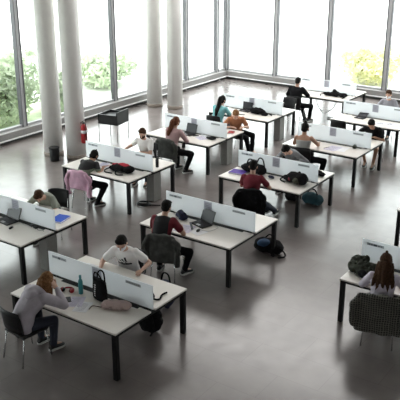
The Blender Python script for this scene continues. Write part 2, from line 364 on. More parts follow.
# ------------------------------------------------------------------ bench desks
DL, DW, DH = 1.93, 1.60, 0.74
DESK = {}
def make_desk():
    r = thing('bench_desk', '', 'desk', (0, 0, 0), 0, 'white bench desks with frosted dividers')
    for y0 in (0, DW / 2 + 0.045):
        MB().box((DL / 2, y0 + (DW / 2 - 0.045) / 2, DH - 0.0125), (DL, DW / 2 - 0.045, 0.025), bev=0.003).build('tabletop', 'top', r)
    t = MB()
    for y in (0.05, DW - 0.05): t.box((DL / 2, y, DH - 0.05), (DL - 0.08, 0.04, 0.045))
    for x in (0.035, DL - 0.035): t.box((x, DW / 2, DH - 0.048), (0.05, DW - 0.04, 0.044))
    t.build('frame', 'frame', r)
    for x in (0.045, DL - 0.045):
        for y in (0.045, DW - 0.045): MB().box((x, y, (DH - 0.026) / 2), (0.07, 0.07, DH - 0.026), bev=0.006).build('leg', 'frame', r)
    MB().box((DL / 2, DW / 2, DH - 0.045), (DL - 0.16, 0.16, 0.05)).build('cable_tray', 'frame', r)
    MB().box((DL * 0.53, DW / 2 - 0.056, DH + 0.0005), (1.42, 0.085, 0.003)).build('cable_slot', 'frame', r)
    s = MB().box((DL / 2, DW / 2, DH + 0.195), (DL, 0.018, 0.37), bev=0.003).build('divider_screen', 'frost', r)
    f = DW / 2 - 0.0105
    MB().box((0.22, f, DH + 0.315), (0.28, 0.003, 0.042)).build('sign_strip', 'strip', s)
    t = MB().box((0.22, f - 0.002, DH + 0.315), (0.05, 0.003, 0.03))
    for k in (-0.10, -0.06, 0.06, 0.10): t.box((0.22 + k, f - 0.002, DH + 0.315), (0.022, 0.003, 0.012))
    t.build('sign_mark', 'stripd', s)
    MB().box((DL - 0.33, f, DH + 0.315), (0.26, 0.003, 0.042)).build('sign_strip', 'strip', s)
    t = MB()
    for k in range(7): t.box((DL - 0.43 + k * 0.033, f - 0.002, DH + 0.315), (0.016, 0.003, 0.012))
    t.build('sign_mark', 'ped', s)
    MB().box((DL / 2 - 0.02, f, DH + 0.265), (0.17, 0.003, 0.20)).build('notice', 'notice', s)
    t = MB()
    for k in range(5): t.box((DL / 2 - 0.02, f - 0.002, DH + 0.195 + k * 0.034), (0.12, 0.003, 0.010))
    t.build('notice_text', 'noticel', s)
    for x in (0.12, DL - 0.12): MB().box((x, DW / 2, DH - 0.005), (0.05, 0.05, 0.03)).build('screen_clamp', 'frame', s)
    return r
proto = make_desk()
desks = [
    ('D0', -7.92, 6.42, 'white bench desk nearest, with black tote bag and red headphones on it'),
    ('D1', -10.99, 7.66, 'white bench desk at left frame edge with open black laptop and blue folder'),
    ('D2', -11.62, 11.17, 'white bench desk with red and black backpack lying on it'),
    ('D3', -11.75, 14.26, 'white bench desk with laptop in front of woman with auburn ponytail'),
    ('D4', -11.77, 17.08, 'white bench desk with small laptop and black bag, in front of woman in teal top'),
    ('D5', -8.09, 9.58, 'white bench desk in centre with laptop, mouse and navy pouch'),
    ('D6', -8.40, 12.57, 'white bench desk with purple folder at its left corner'),
    ('D7', -8.48, 15.46, 'white bench desk with white papers, between bare shouldered woman and student in black tee'),
    ('D8', -4.20, 9.62, 'white bench desk at right frame edge with dark jacket lying on its corner'),
    ('D9', -8.58, 18.28, 'white bench desk at far right where the student in white mask sits'),
    ('D10', -11.09, 20.42, 'white bench desk farthest back with black gear bag on it'),
    ('D11', -4.57, 12.87, 'white bench desk at right frame edge showing only a black leg'),
]
for i, (n, x, y, lab) in enumerate(desks):
    o = proto if i == 0 else copy_tree(proto)
    o.location = (x, y, 0); o['label'] = lab; DESK[n] = (x, y)
    o.scale.x = 1.05 if n == 'D0' else 1.0      # the nearest bench is a little longer
    pd = {'D1': 0.76, 'D2': 1.04, 'D3': 1.06, 'D4': 0.95}.get(n)
    if pd: MB().box((DL - 0.17, pd, 0.345), (0.20, 0.26, 0.69), bev=0.01).build('pedestal', 'ped', o)
def at(d, u, v, z=DH): return V((DESK[d][0] + u, DESK[d][1] + v, z))

# ------------------------------------------------------------------ chairs
def make_chair():
    r = thing('chair', '', 'chair', (0, 0, 0), 0, 'black chairs with thin metal legs')
    t = MB().box((0, 0.02, 0.44), (0.44, 0.44, 0.035), bev=0.015, seg=3); t.build('seat', 'chairb', r)
    b = MB(); n = 9; vs = []; fs = []
    for j in range(2):
        for i in range(n):
            x = -0.225 + 0.45 * i / (n - 1); cv = 0.05 * (1 - (2 * i / (n - 1) - 1) ** 2)
            for k, z in enumerate((0.50, 0.62, 0.76, 0.86)):
                zz = z - (0.02 * abs(2 * i / (n - 1) - 1) ** 4 if k == 3 else 0)
                vs.append((x * (1 - 0.06 * (k == 3)), -0.175 - cv - 0.06 * (z - 0.5) / 0.36 - (0.018 if j else 0), zz))
    m = n * 4
    for i in range(n - 1):
        for k in range(3):
            a = i * 4 + k; fs.append((a, a + 4, a + 5, a + 1)); fs.append((m + a, m + a + 1, m + a + 5, m + a + 4))
    for i in range(n - 1):
        for k in (0, 3): a = i * 4 + k; fs.append((a, m + a, m + a + 4, a + 4))
    for k in range(3):
        for a in (k, (n - 1) * 4 + k): fs.append((a, a + 1, m + a + 1, m + a))
    b.add(vs, fs, True); b.build('backrest', 'chairb', r)
    for s in (-1, 1):
        MB().tube([(s * 0.20, -0.15, 0.43), (s * 0.205, -0.185, 0.50), (s * 0.20, -0.215, 0.70)], 0.011).build('back_post', 'chrome', r)
        MB().tube([(s * 0.20, 0.20, 0.43), (s * 0.225, 0.25, 0.0)], 0.010).build('leg', 'chrome', r)
        MB().tube([(s * 0.20, -0.17, 0.43), (s * 0.225, -0.25, 0.0)], 0.010).build('leg', 'chrome', r)
    return r
chair0 = make_chair(); used = []
def chair(x, y, rz, label):
    o = copy_tree(chair0) if used else chair0
    used.append(1); o.location = (x, y, 0); o.rotation_euler = (0, 0, rz); o['label'] = label; return o

# ------------------------------------------------------------------ people
def ik(a, t, l1, l2, pole):
    a, t = V(a), V(t); d = t - a; L = min(d.length, (l1 + l2) * 0.995); d.normalize(); t = a + d * L
    x = (l1 * l1 - l2 * l2 + L * L) / (2 * L); h = math.sqrt(max(l1 * l1 - x * x, 0))
    p = V(pole) - d * V(pole).dot(d); p.normalize()
    return a + d * x + p * h, t

def person(x, y, rz, label, lean=18, pitch=30, hyaw=0, hroll=0, twist=0, hands=((-0.18, 0.42, 0.78), (0.18, 0.42, 0.78)), feet=((-0.14, 0.42), (0.14, 0.42)),
           skinm='skin', hair='short', hairm='hblack', top='white', sleeve='short', topname='t_shirt', legs='blackc', legname='trousers', legcut=1.0, shoem='shoe',
           side=0, chairlab=None, mask=None, hood=False, tank=False, s=1.0, elbow=1.0, cdx=0, cdy=0, slump=0.0, knees=((-0.25, 0.6, 0.9), (0.25, 0.6, 0.9)), bulk=0.016):
    up = V((0, 0, 1)); X = V((1, 0, 0))
    def dirv(a): return V((math.sin(side) * math.sin(R(a)), math.cos(side) * math.sin(R(a)), math.cos(R(a))))
    tw = M.Rotation(R(twist), 3, 'Z')
    P = V((0, 0, 0.555 - slump)); d1 = dirv(lean * 0.55); d2 = dirv(lean); d3 = dirv(lean * 1.12)
    waist = P + d1 * 0.19; chest = waist + d2 * 0.19; nb = chest + d3 * 0.155
    def ring(c, d, a, b, t=1.0):
        xx = (M.Rotation(R(twist * t), 3, 'Z') @ X); yy = d.cross(xx).normalized(); xx = yy.cross(d).normalized(); return (c, xx * a, yy * b)
    def torso(g):
        return [ring(P - d1 * 0.11, d1, 0.13 + g, 0.09 + g, 0), ring(P - d1 * 0.05, d1, 0.168 + g, 0.115 + g, 0), ring(P + d1 * 0.05, d1, 0.165 + g, 0.112 + g, 0.2),
                ring(waist, d1, 0.142 + g, 0.098 + g, 0.5), ring(chest - d2 * 0.06, d2, 0.158 + g, 0.112 + g), ring(chest + d2 * 0.03, d2, 0.172 + g, 0.114 + g), ring(nb - d3 * 0.075, d3, 0.172 + g, 0.088 + g),
                ring(nb - d3 * 0.03, d3, 0.125 + g, 0.066 + g), ring(nb - d3 * 0.0, d3, 0.062 + g * 0.6, 0.055 + g * 0.6)]
    xs = (tw @ X)
    # head frame
    hr = M.Rotation(R(hyaw + twist), 3, 'Z') @ M.Rotation(-R(pitch), 3, 'X') @ M.Rotation(R(hroll), 3, 'Y')
    hu = hr @ up
    skull = nb + d3 * 0.055 + (hu * 0.6 + d3 * 0.4).normalized() * 0.115
    H = lambda p: skull + hr @ V(p)
    b = MB(); b.loft(torso(0), 20)
    b.cap(nb - d3 * 0.03, H((0, -0.012, -0.06)), 0.056, 0.052)
    b.ell(skull, (0.076, 0.096, 0.100), hr); b.ell(H((0, 0.022, -0.055)), (0.058, 0.070, 0.066), hr); b.ell(H((0, 0.058, -0.098)), (0.026, 0.026, 0.022), hr)
    b.cap(H((0, 0.094, 0.005)), H((0, 0.112, -0.038)), 0.008, 0.014); b.ell(H((0, 0.104, -0.042)), (0.019, 0.012, 0.010), hr)
    b.cap(H((-0.05, 0.078, 0.022)), H((0.05, 0.078, 0.022)), 0.014, 0.014)
    for q in (-1, 1): b.ell(H((q * 0.078, -0.008, -0.022)), (0.012, 0.020, 0.032), hr)
    sh = MB(); sh.loft(torso(bulk), 20); bk = bulk - 0.016
    # arms
    for q, hd in ((-1, hands[0]), (1, hands[1])):
        S0 = nb - d3 * 0.065 + xs * q * 0.172; hd = V(hd)
        el, wr = ik(S0, hd, 0.285, 0.255, xs * q * 0.8 * elbow + up * -0.7 + V((0, -0.35, 0)))
        fd = (wr - el).normalized()
        b.cap(S0, el, 0.052, 0.041); b.cap(el, wr, 0.041, 0.027)
        f = fd.copy()
        if hd.z < 0.85: f = V((fd.x, fd.y, min(fd.z, 0) * 0.15)).normalized()
        else: f = ((skull - wr).normalized() * 0.7 + fd * 0.25 + up * 0.35).normalized()
        n = (up - f * up.dot(f)); n = n.normalized() if n.length > 0.2 else X.cross(f).normalized(); sd = f.cross(n)
        inn = -q  # thumb lies on the body's inner side
        b.loft([(wr - f * 0.01, sd * 0.026, n * 0.020), (wr + f * 0.03, sd * 0.036, n * 0.016), (wr + f * 0.075, sd * 0.041, n * 0.014), (wr + f * 0.09, sd * 0.036, n * 0.010)], 12)
        for k, ln in enumerate((0.070, 0.080, 0.074, 0.058)):
            o = (k - 1.5) * 0.0205 * (-inn); r0 = wr + f * 0.083 + sd * o; r1 = r0 + f * ln * 0.5 + sd * o * 0.12 - n * 0.006; r2 = r1 + f * ln * 0.42 - n * 0.022
            b.cap(r0, r1, 0.0088, 0.0082, 8); b.cap(r1, r2, 0.0082, 0.007, 8)
        t0 = wr + f * 0.025 + sd * inn * 0.026; t1 = t0 + f * 0.035 + sd * inn * 0.028 - n * 0.004; t2 = t1 + f * 0.034 + sd * inn * 0.006 - n * 0.008
        b.cap(t0, t1, 0.0125, 0.0105, 8); b.cap(t1, t2, 0.0105, 0.008, 8)
        if sleeve == 'short': sh.cap(S0, S0.lerp(el, 0.62), 0.064 + bk, 0.062 + bk)
        elif sleeve == 'long': sh.cap(S0, el, 0.066 + bk, 0.056 + bk * 0.7); sh.cap(el, wr - fd * 0.01, 0.056 + bk * 0.7, 0.040 + bk * 0.4)
        elif sleeve == 'cap': sh.cap(S0, S0.lerp(el, 0.2), 0.060, 0.058)
    # legs
    tr = MB(); tr.loft([ring(P - d1 * 0.115, d1, 0.14, 0.10, 0), ring(P - d1 * 0.05, d1, 0.182, 0.130, 0), ring(P + d1 * 0.07, d1, 0.176, 0.124, 0)], 20)
    shoes = []
    for q, ft, kp in ((-1, feet[0], knees[0]), (1, feet[1], knees[1])):
        hp = P + X * q * 0.09 - up * 0.02; an = V((ft[0], ft[1], 0.085))
        kn, an = ik(hp, an, 0.43, 0.42, V(kp))
        b.cap(hp, kn, 0.082, 0.056); b.cap(kn, an, 0.054, 0.036)
        if legcut >= 1: tr.cap(hp, kn, 0.094, 0.070); tr.cap(kn, an.lerp(kn, 0.04), 0.070, 0.054)
        else: tr.cap(hp, hp.lerp(kn, legcut), 0.098, 0.085)
        fw = V((an.x - hp.x, max(an.y - hp.y, 0.1), 0)); fw = (fw.normalized() + V((0, 0.8, 0))).normalized()
        b.cap(an, an + fw * 0.12 - up * 0.04, 0.036, 0.028)
        shoes.append((an, fw))
    body = skin(b, 'person', skinm, None, 0.0075, 3, loc=(x, y, 0), rot=(0, 0, rz))
    tag(body, label, 'person', 'students at the desks')
    if not tank:
        skin(sh, topname, top, body, 0.011, 4, 0.010, 9)
    else:
        tk = MB(); tk.loft(torso(0.014)[:6], 20)
        for q in (-1, 1): tk.cap(chest + d2 * 0.03 + xs * q * 0.085, nb - d3 * 0.03 + xs * q * 0.075, 0.05, 0.025)
        skin(tk, topname, top, body, 0.011, 3, 0.006, 9)
    skin(tr, legname, legs, body, 0.012, 4, 0.008, 11)
    for an, fw in shoes:
        sd = fw.cross(up); gz = V((0, 0, an.z - 0.085))
        g = lambda t, a, z: (V((an.x, an.y, 0)) + gz + fw * t + up * z, sd * a, None)
        sm = MB(); rr = []
        for t, a, zt in ((-0.075, 0.028, 0.06), (-0.05, 0.040, 0.115), (0.0, 0.044, 0.125), (0.06, 0.047, 0.085), (0.12, 0.050, 0.065), (0.165, 0.040, 0.052), (0.185, 0.018, 0.04)):
            h = (zt - 0.012) / 2; rr.append((V((an.x, an.y, 0)) + gz + fw * t + up * (0.012 + h), sd * a, up * h))
        sm.loft(rr, 14); so = skin(sm, 'shoe', shoem, body, 0.009, 2)
        sl = MB(); vs = []
        for z in (0.0, 0.024):
            for t, a in ((-0.08, 0.02), (-0.05, 0.042), (0.06, 0.049), (0.12, 0.052), (0.17, 0.04), (0.19, 0.015)): vs.append(V((an.x, an.y, 0)) + gz + fw * t + sd * a + up * z)
            for t, a in reversed(((-0.08, 0.02), (-0.05, 0.042), (0.06, 0.049), (0.12, 0.052), (0.17, 0.04), (0.19, 0.015))): vs.append(V((an.x, an.y, 0)) + gz + fw * t - sd * a + up * z)
        sl.add(vs, [tuple(range(12))[::-1], tuple(range(12, 24))] + [(k, (k + 1) % 12, 12 + (k + 1) % 12, 12 + k) for k in range(12)])
        sl.build('sole', 'sole', so)
    # hair
    hm = MB(); back = V((0, -0.020, 0.026))
    hm.ell(H(back), (0.087, 0.099, 0.100), hr)
    vox, na = 0.008, 0.006
    if hair == 'short':
        hm.ell(H((0, -0.045, -0.03)), (0.076, 0.062, 0.07), hr); hm.ell(H((0.01, 0.03, 0.088)), (0.068, 0.058, 0.036), hr)
    else:
        hm.ell(H((0, -0.045, -0.03)), (0.082, 0.066, 0.085), hr)
        for q in (-1, 1): hm.cap(H((q * 0.070, 0.025, 0.03)), H((q * 0.078, 0.012, -0.06)), 0.02, 0.018)
    bn = -(d2.cross(xs)).normalized()
    if hair == 'ponytail':
        a0 = H((0, -0.115, 0.02)); hm.ell(a0, (0.03, 0.03, 0.03))
        pts = spline([a0, a0 + bn * 0.06 - hu * 0.04, nb + bn * 0.125 + d3 * 0.02 - xs * 0.03, nb - d3 * 0.13 + bn * 0.155 - xs * 0.05, chest - d2 * 0.06 + bn * 0.15 - xs * 0.05]); hm.tube(pts, [0.030 + 0.030 * math.sin(PI * min(1, i / len(pts) * 1.05)) for i in range(len(pts))], 10)
    if hair == 'topknot': hm.ell(H((0, -0.055, 0.135)), (0.038, 0.038, 0.036), hr); hm.cap(H((0, -0.05, 0.10)), H((0, -0.055, 0.13)), 0.024, 0.02)
    if hair == 'tuft': hm.ell(H((0, -0.045, -0.03)), (0.074, 0.06, 0.07), hr); hm.cap(H((0, -0.02, 0.11)), H((0.005, -0.015, 0.155)), 0.026, 0.008)
    if hair in ('long', 'halfup'):
        for k in range(9):
            a = PI * (1.02 + 0.96 * k / 8); o = V((math.cos(a) * 0.078, math.sin(a) * 0.085 - 0.01, -0.02)); a0 = H(o)
            ou = hr @ V((o.x, o.y, 0)); wig = 0.02 * math.sin(k * 2.1); ln = 0.36 if hair == 'halfup' else 0.27
            if hair == 'halfup':
                if k % 2: continue
                e = (k - 4) / 4; lw = (0.0, 0.05, 0.02, 0.06, 0.01)[k // 2]
                hm.tube(spline([a0, a0 + ou * 0.25 - hu * 0.09, nb + bn * (0.125 - 0.06 * abs(e)) + xs * e * 0.105, nb - d3 * 0.15 + bn * (0.135 - 0.04 * abs(e)) + xs * e * 0.135, chest - d2 * (0.04 + lw) + bn * 0.125 + xs * (e * 0.15 + wig)]), [0.036] * 10 + [0.034] * 8 + [0.030, 0.027, 0.023, 0.018, 0.013, 0.009, 0.006], 8)
            else: hm.tube(spline([a0, a0 + ou * 0.35 - up * ln * 0.35, a0 + ou * 0.55 - up * ln * 0.7 + X * wig, a0 + ou * 0.35 - up * ln + X * wig - d3 * 0.0]), [0.036] * 6 + [0.034] * 6 + [0.026, 0.024, 0.022, 0.018, 0.014, 0.01, 0.006], 8)
        if hair == 'halfup': hm.ell(H((0, -0.045, 0.128)), (0.022, 0.022, 0.03), hr)
    if hair == 'longpony':
        a0 = H((0, -0.09, 0.04)); pts = spline([a0, a0 + bn * 0.04 - hu * 0.06, nb + bn * 0.12, nb - d3 * 0.14 + bn * 0.13, chest - d2 * 0.02 + bn * 0.13, waist + bn * 0.12]); hm.tube(pts, [0.062] * (len(pts) - 6) + [0.055, 0.05, 0.044, 0.036, 0.024, 0.012], 12)
    skin(hm, 'hair', hairm, body, vox, 2, na, 30)
    for q in (-1, 1): MB().ell(H((q * 0.031, 0.089, 0.0)), (0.012, 0.008, 0.007), hr, 10, 8).build('eye', 'eye', body)
    if mask:
        k = MB().ell(H((0, 0.032, -0.062)), (0.066, 0.088, 0.056), hr); mo = k.build('face_mask', mask, body)
    else: MB().ell(H((0, 0.088, -0.072)), (0.022, 0.009, 0.008), hr, 12, 8).build('lips', 'lip', body)
    if hood:
        k = MB(); fwd = -bn
        k.tube([nb - d3 * 0.005 + xs * math.cos(t) * 0.105 - bn * (math.sin(t) * 0.105) * -1 for t in [PI * (-0.15 + 1.3 * q / 14) for q in range(15)]], [0.030 + 0.022 * math.sin(PI * q / 14) for q in range(15)], 12)
        k.ell(nb - d3 * 0.09 + bn * 0.115, (0.125, 0.06, 0.11), M.Rotation(-R(lean), 3, 'X'))
        skin(k, 'hood', top, body, 0.011, 4, 0.010, 14)
    if chairlab: chair(x + cdx - math.sin(rz) * 0.06, y + cdy + math.cos(rz) * 0.06, rz, chairlab)
    return body

def draped(x, y, rz, m, name, label, drop=0.42, wide=0.25, sleeves=True, sway=0.0):
    """a jacket hung over a chair back; origin under the chair"""
    t = MB()
    def rg(z, a, bb, y0): return (V((0, y0, z)), V((a, 0, 0)), V((0, bb, 0)))
    zt = 0.885; rows = [rg(zt, wide * 0.8, 0.03, -0.275), rg(zt - 0.02, wide * 0.95, 0.052, -0.272), rg(zt - 0.10, wide, 0.062, -0.262), rg(zt - 0.24, wide * 1.0, 0.062, -0.245), rg(zt - drop, wide * 1.08, 0.066, -0.235), rg(zt - drop - 0.03, wide * 1.0, 0.045, -0.235)]
    t.loft(rows, 28)
    if sleeves:
        for q in (-1, 1): t.tube(spline([(q * wide * 0.85, -0.29, zt - 0.05), (q * (wide + 0.035), -0.28, zt - 0.2), (q * (wide + 0.03) + sway, -0.27, zt - 0.40), (q * (wide + 0.02) + sway, -0.255, zt - 0.56)]), 0.048, 12)
    o = skin(t, name, m, None, 0.011, 3, 0.030, 8, loc=(x - math.sin(rz) * 0.06, y + math.cos(rz) * 0.06, 0), rot=(0, 0, rz))
    return tag(o, label, 'jacket')

def sitter(d, u, v, rz, label, **k):
    p = at(d, u, v, 0); return person(p.x, p.y, rz, label, **k)

# desk nearest the camera
sitter('D0', 0.54, -0.30, R(-6), 'person in pale lilac grey hoodie holding her brown haired head, bottom left corner', side=R(14), lean=42, pitch=38, hands=((0.02, 0.60, 0.96), (0.27, 0.46, 1.00)), bulk=0.034, hair='long', hairm='hlight', top='hoodie', sleeve='long', topname='hoodie', hood=True, legs='dkjeans', chairlab='black chair of the person in lilac grey hoodie')
P2 = sitter('D0', 0.71, 1.84, PI + R(20), 'person in white t-shirt with black chest print reading, facing camera at the nearest desk', lean=26, pitch=40, mask='mask', hands=((-0.34, 0.36, 0.79), (0.30, 0.46, 0.79)), bulk=0.022, hairm='hblack', top='white', legs='jeans', chairlab='black chair behind the person with printed white t-shirt')
# left edge desk
sitter('D1', 0.74, 1.86, PI + R(22), 'person in grey green tee asleep face down on left desk', lean=52, pitch=62, hands=((-0.12, 0.62, 0.79), (0.22, 0.55, 0.79)), hairm='hbrown', top='greygreen', legs='dkjeans', chairlab='black chair behind the sleeping person in grey green tee', cdy=0.1)
# desk with red backpack
green = banded('black_green_stripe', [(0, (0.012, 0.012, 0.012)), (0.62, (0.16, 0.20, 0.14)), (0.80, (0.012, 0.012, 0.013))])
sitter('D2', 0.72, -0.14, R(10), 'person in black tee with a green band, bent over papers', lean=57, pitch=48, hands=((-0.02, 0.50, 0.79), (0.30, 0.42, 0.79)), feet=((0.0, 0.28), (0.30, 0.12)), knees=((-0.2, 0.6, 0.9), (0.9, 0.5, 0.6)), hair='tuft', hairm='hblack', top=green, legs='blackc', skinm='skint', chairlab='black chair with pink jacket over its back', cdx=0.11, cdy=-0.03)
draped(at('D2', 0.83, -0.17, 0).x, at('D2', 0.83, -0.17, 0).y, R(8), 'pinkj', 'jacket', 'pink jacket hanging over a chair back by the desk with red backpack', 0.40, 0.25)
sitter('D2', 0.78, 2.02, PI + R(18), 'person in plain white t-shirt with dark beard, behind the screen and the red backpack', lean=22, pitch=30, hands=((0.02, 0.40, 0.79), (0.44, 0.26, 0.79)), hairm='hbrown', top='white', legs='dkjeans', mask='hbrown', chairlab='black chair behind the bearded person in white t-shirt')
# desk with auburn ponytail
sitter('D3', 1.02, -0.28, R(4), 'person with auburn ponytail and dusty pink top using a laptop', lean=22, pitch=22, hands=((-0.10, 0.46, 0.79), (0.14, 0.44, 0.79)), feet=((0.0, 0.28), (0.36, 0.10)), knees=((-0.2, 0.6, 0.9), (0.9, 0.5, 0.6)), hair='ponytail', hairm='hred', top='pinktop', sleeve='long', topname='sweater', legs='blackc', chairlab='black chair of the person with auburn ponytail')
draped(at('D3', 1.02, -0.30, 0).x, at('D3', 1.02, -0.30, 0).y, R(4), 'greyj', 'jacket', 'charcoal jacket on the chair back behind the auburn ponytail', 0.46, 0.25)
sitter('D3', 1.42, 2.04, R(-90), 'person in rust brown top sitting sideways with head bent low and light brown hair', lean=36, pitch=50, twist=-50, side=R(62), hands=((0.22, 0.36, 0.79), (0.42, 0.10, 0.79)), feet=((-0.06, 0.46), (0.14, 0.50)), hair='short', hairm='hlight', top='rust', legs='blackc', chairlab='black chair of the person in rust brown top')
# desk with small laptop
sitter('D4', 0.62, -0.50, R(2), 'person with long dark hair and teal top, back to the camera', lean=28, pitch=26, hands=((-0.06, 0.48, 0.79), (0.18, 0.46, 0.79)), feet=((-0.12, 0.42), (0.14, 0.42)), hair='longpony', hairm='hblack', top='teal', legs='blackc', chairlab='black chair of the person in teal top')
# centre desk
redblk = banded('red_black_top', [(0, (0.012, 0.012, 0.014)), (0.135, (0.15, 0.012, 0.022))], axis=0, absolute=True)
sitter('D5', 0.68, -0.28, R(16), 'person in black top with dark red sleeves, seen from behind at the centre desk', lean=31, pitch=30, hyaw=0, hands=((-0.06, 0.46, 0.79), (0.24, 0.42, 0.79)), feet=((-0.10, 0.22), (0.38, 0.20)), knees=((-0.2, 0.6, 0.9), (1.0, 0.1, 0.5)), bulk=0.024, hairm='hblack', top=redblk, legs='blackc', chairlab='chair with dark grey jacket in front of the centre desk', cdx=0.11, cdy=0.03)
draped(at('D5', 0.79, -0.25, 0).x, at('D5', 0.79, -0.25, 0).y, R(16), 'greyj', 'jacket', 'dark grey jacket over the chair back of the person with red sleeves', 0.50, 0.26)
# desk with purple folder
sitter('D6', 1.10, -0.46, R(22), 'person in maroon top and black hair, seen from behind beside purple folder', lean=18, pitch=26, hands=((-0.08, 0.46, 0.79), (0.24, 0.42, 0.79)), feet=((0.30, 0.80), (0.44, 0.74)), hairm='hblack', top='maroon', legs='dkjeans', chairlab='black chair with black jacket behind the person in maroon top')
draped(at('D6', 1.10, -0.46, 0).x, at('D6', 1.10, -0.46, 0).y, R(22), 'blackc', 'jacket', 'black jacket on the chair of the person in maroon top', 0.50, 0.25)
sitter('D6', 0.74, 2.12, PI + R(-2), 'person in grey knit asleep behind the screen of the purple folder desk', lean=48, pitch=60, hands=((-0.24, 0.40, 0.79), (0.24, 0.42, 0.79)), hairm='hblack', top='greyknit', sleeve='long', topname='sweater', legs='dkjeans')
# desk with papers
sitter('D7', 0.65, -0.18, R(16), 'person with topknot and bare tanned shoulders in grey tank top', lean=14, pitch=22, hands=((-0.16, 0.50, 0.79), (0.28, 0.50, 0.79)), feet=((-0.06, 0.30), (0.42, 0.16)), knees=((-0.2, 0.6, 0.9), (1.0, 0.1, 0.5)), hair='topknot', hairm='hblack', top='greytank', tank=True, topname='tank_top', sleeve='none', skinm='skint', legs='blackc', chairlab='black chair of the person with topknot and bare shoulders')
sitter('D7', 1.50, 2.02, PI + R(10), 'person in black tee with bare legs, leaning over the corner of papers desk', lean=38, pitch=46, hands=((-0.10, 0.40, 0.79), (0.22, 0.36, 0.79)), feet=((-0.12, 0.44), (0.10, 0.32)), hairm='hblack', top='blackc', skinm='skint', legs='shorts', legname='shorts', legcut=0.75, chairlab='black chair of the person in black tee with bare legs')
# right edge
sitter('D8', 0.76, -0.20, R(16), 'person with long brown half-up hair and lilac blouse at right edge', lean=16, pitch=24, hands=((-0.20, 0.46, 0.79), (0.22, 0.46, 0.79)), hair='halfup', hairm='hbrown', top='lilac', sleeve='long', topname='blouse', legs='dkjeans', chairlab='chair under a plaid coat at the right edge')
draped(at('D8', 0.76, -0.22, 0).x, at('D8', 0.76, -0.22, 0).y, R(16), 'plaid', 'coat', 'dark plaid coat over the chair of the person with lilac blouse', 0.60, 0.33)
# far desks
sitter('D9', 0.90, 1.96, PI + R(4), 'person in slate grey sweater and white face mask, far right', lean=20, pitch=18, hands=((-0.16, 0.42, 0.79), (0.18, 0.42, 0.79)), hairm='hbrown', top='slate', sleeve='long', topname='sweater', legs='dkjeans', mask='mask', chairlab='black chair of the masked person')
sitter('D10', 0.56, -0.52, R(10), 'person all in black with back turned at the farthest desk', lean=16, pitch=30, hands=((-0.20, 0.46, 0.79), (0.24, 0.50, 0.79)), feet=((0.22, 0.34), (0.36, 0.32)), knees=((-0.2, 0.6, 0.9), (0.9, 0.5, 0.6)), bulk=0.034, hairm='hblack', top='blackc', sleeve='long', topname='jacket', legs='blackc', chairlab='black chair of the person all in black')
p = at('D9', 0.42, -0.12, 0); chair(p.x, p.y, R(-4), 'empty black chair at the near side of the far right desk')
p = at('D4', 1.30, 2.15, 0); chair(p.x, p.y, PI, 'empty black chair behind the desk with small laptop')

# chest print: three slanted bars and a word, dark on the white cotton
def text_mesh(txt, size, m, parent, loc, rot, name, depth=0.002, bold=0.0):
    cu = bpy.data.curves.new('t', 'FONT'); cu.body = txt; cu.size = size; cu.extrude = depth; cu.align_x = 'CENTER'; cu.offset = bold
    t = bpy.data.objects.new('t', cu); C.objects.link(t)
    dg = bpy.context.evaluated_depsgraph_get(); dg.update()
    me = bpy.data.meshes.new_from_object(t.evaluated_get(dg)); bpy.data.objects.remove(t)
    me.materials.clear(); me.materials.append(MT[m]); o = bpy.data.objects.new(name, me); C.objects.link(o); o.parent = parent; o.location = loc; o.rotation_euler = rot
    return o

from mathutils.bvhtree import BVHTree
shirt = [c for c in bpy.data.objects if c.parent == P2 and c.name.startswith('t_shirt')][0]
bvh = BVHTree.FromPolygons([v.co for v in shirt.data.vertices], [p.vertices[:] for p in shirt.data.polygons])
def stick(o, org, upv):
    """lay a flat print onto the shirt front"""
    fw = V((0, upv.z, -upv.y)).normalized()
    for v in o.data.vertices:
        p = org + V((-v.co.x, 0, 0)) + upv * v.co.y
        h = bvh.ray_cast(p + fw * 0.3, -fw)
        v.co = (h[0] if h[0] else p) + fw * (0.003 + 0.001 * (v.co.z > 0))
ld = V((0, math.sin(R(24)), math.cos(R(24)))); lo = V((0, 0.0, 0.555)) + ld * 0.345
t = MB()
for i, h in enumerate((0.028, 0.056, 0.084)):
    x0 = -0.068 + i * 0.044; k = 6
    vs = []; fs = []
    for j in range(k + 1):
        f = j / k; xx = x0 + (0.02) * (1 - f); vs += [(xx - 0.010 + 0.0, h * f, 0), (xx + 0.022, h * f, 0)]
    for j in range(k): fs.append((2 * j, 2 * j + 1, 2 * j + 3, 2 * j + 2))
    t.add(vs, fs)
pr_ = t.build('chest_emblem', 'black', shirt); stick(pr_, lo + ld * 0.012, ld)
pt = text_mesh('adidas', 0.092, 'black', shirt, (0, 0, 0), (0, 0, 0), 'chest_print', 0.0, 0.006); stick(pt, lo - ld * 0.07, ld)

# ------------------------------------------------------------------ things on the desks
def laptop(d, u, v, rz, label, open_=105, s=1.0):
    r = thing('laptop', label, 'laptop', at(d, u, v, DH), rz, 'open laptops')
    MB().box((0, 0, 0.010), (0.34 * s, 0.235 * s, 0.018), bev=0.004).build('base', 'black', r)
    t = MB()
    for j in range(5):
        for i in range(12): t.box(((-0.142 + i * 0.0258) * s, (-0.015 + j * 0.024) * s, 0.0205), (0.021 * s, 0.019 * s, 0.003))
    t.build('keyboard', 'keys', r); MB().box((0, -0.072 * s, 0.0198), (0.09 * s, 0.055 * s, 0.002)).build('touchpad', 'silver', r)
    a = R(open_ - 90); hy = 0.117 * s
    l = MB().box((0, 0, 0.115 * s), (0.34 * s, 0.010, 0.23 * s), bev=0.003).build('lid', 'black', r, loc=(0, hy, 0.02), rot=(-a, 0, 0))
    MB().box((0, -0.0058, 0.118 * s), (0.315 * s, 0.002, 0.20 * s)).build('display', 'screen', l)
    return r
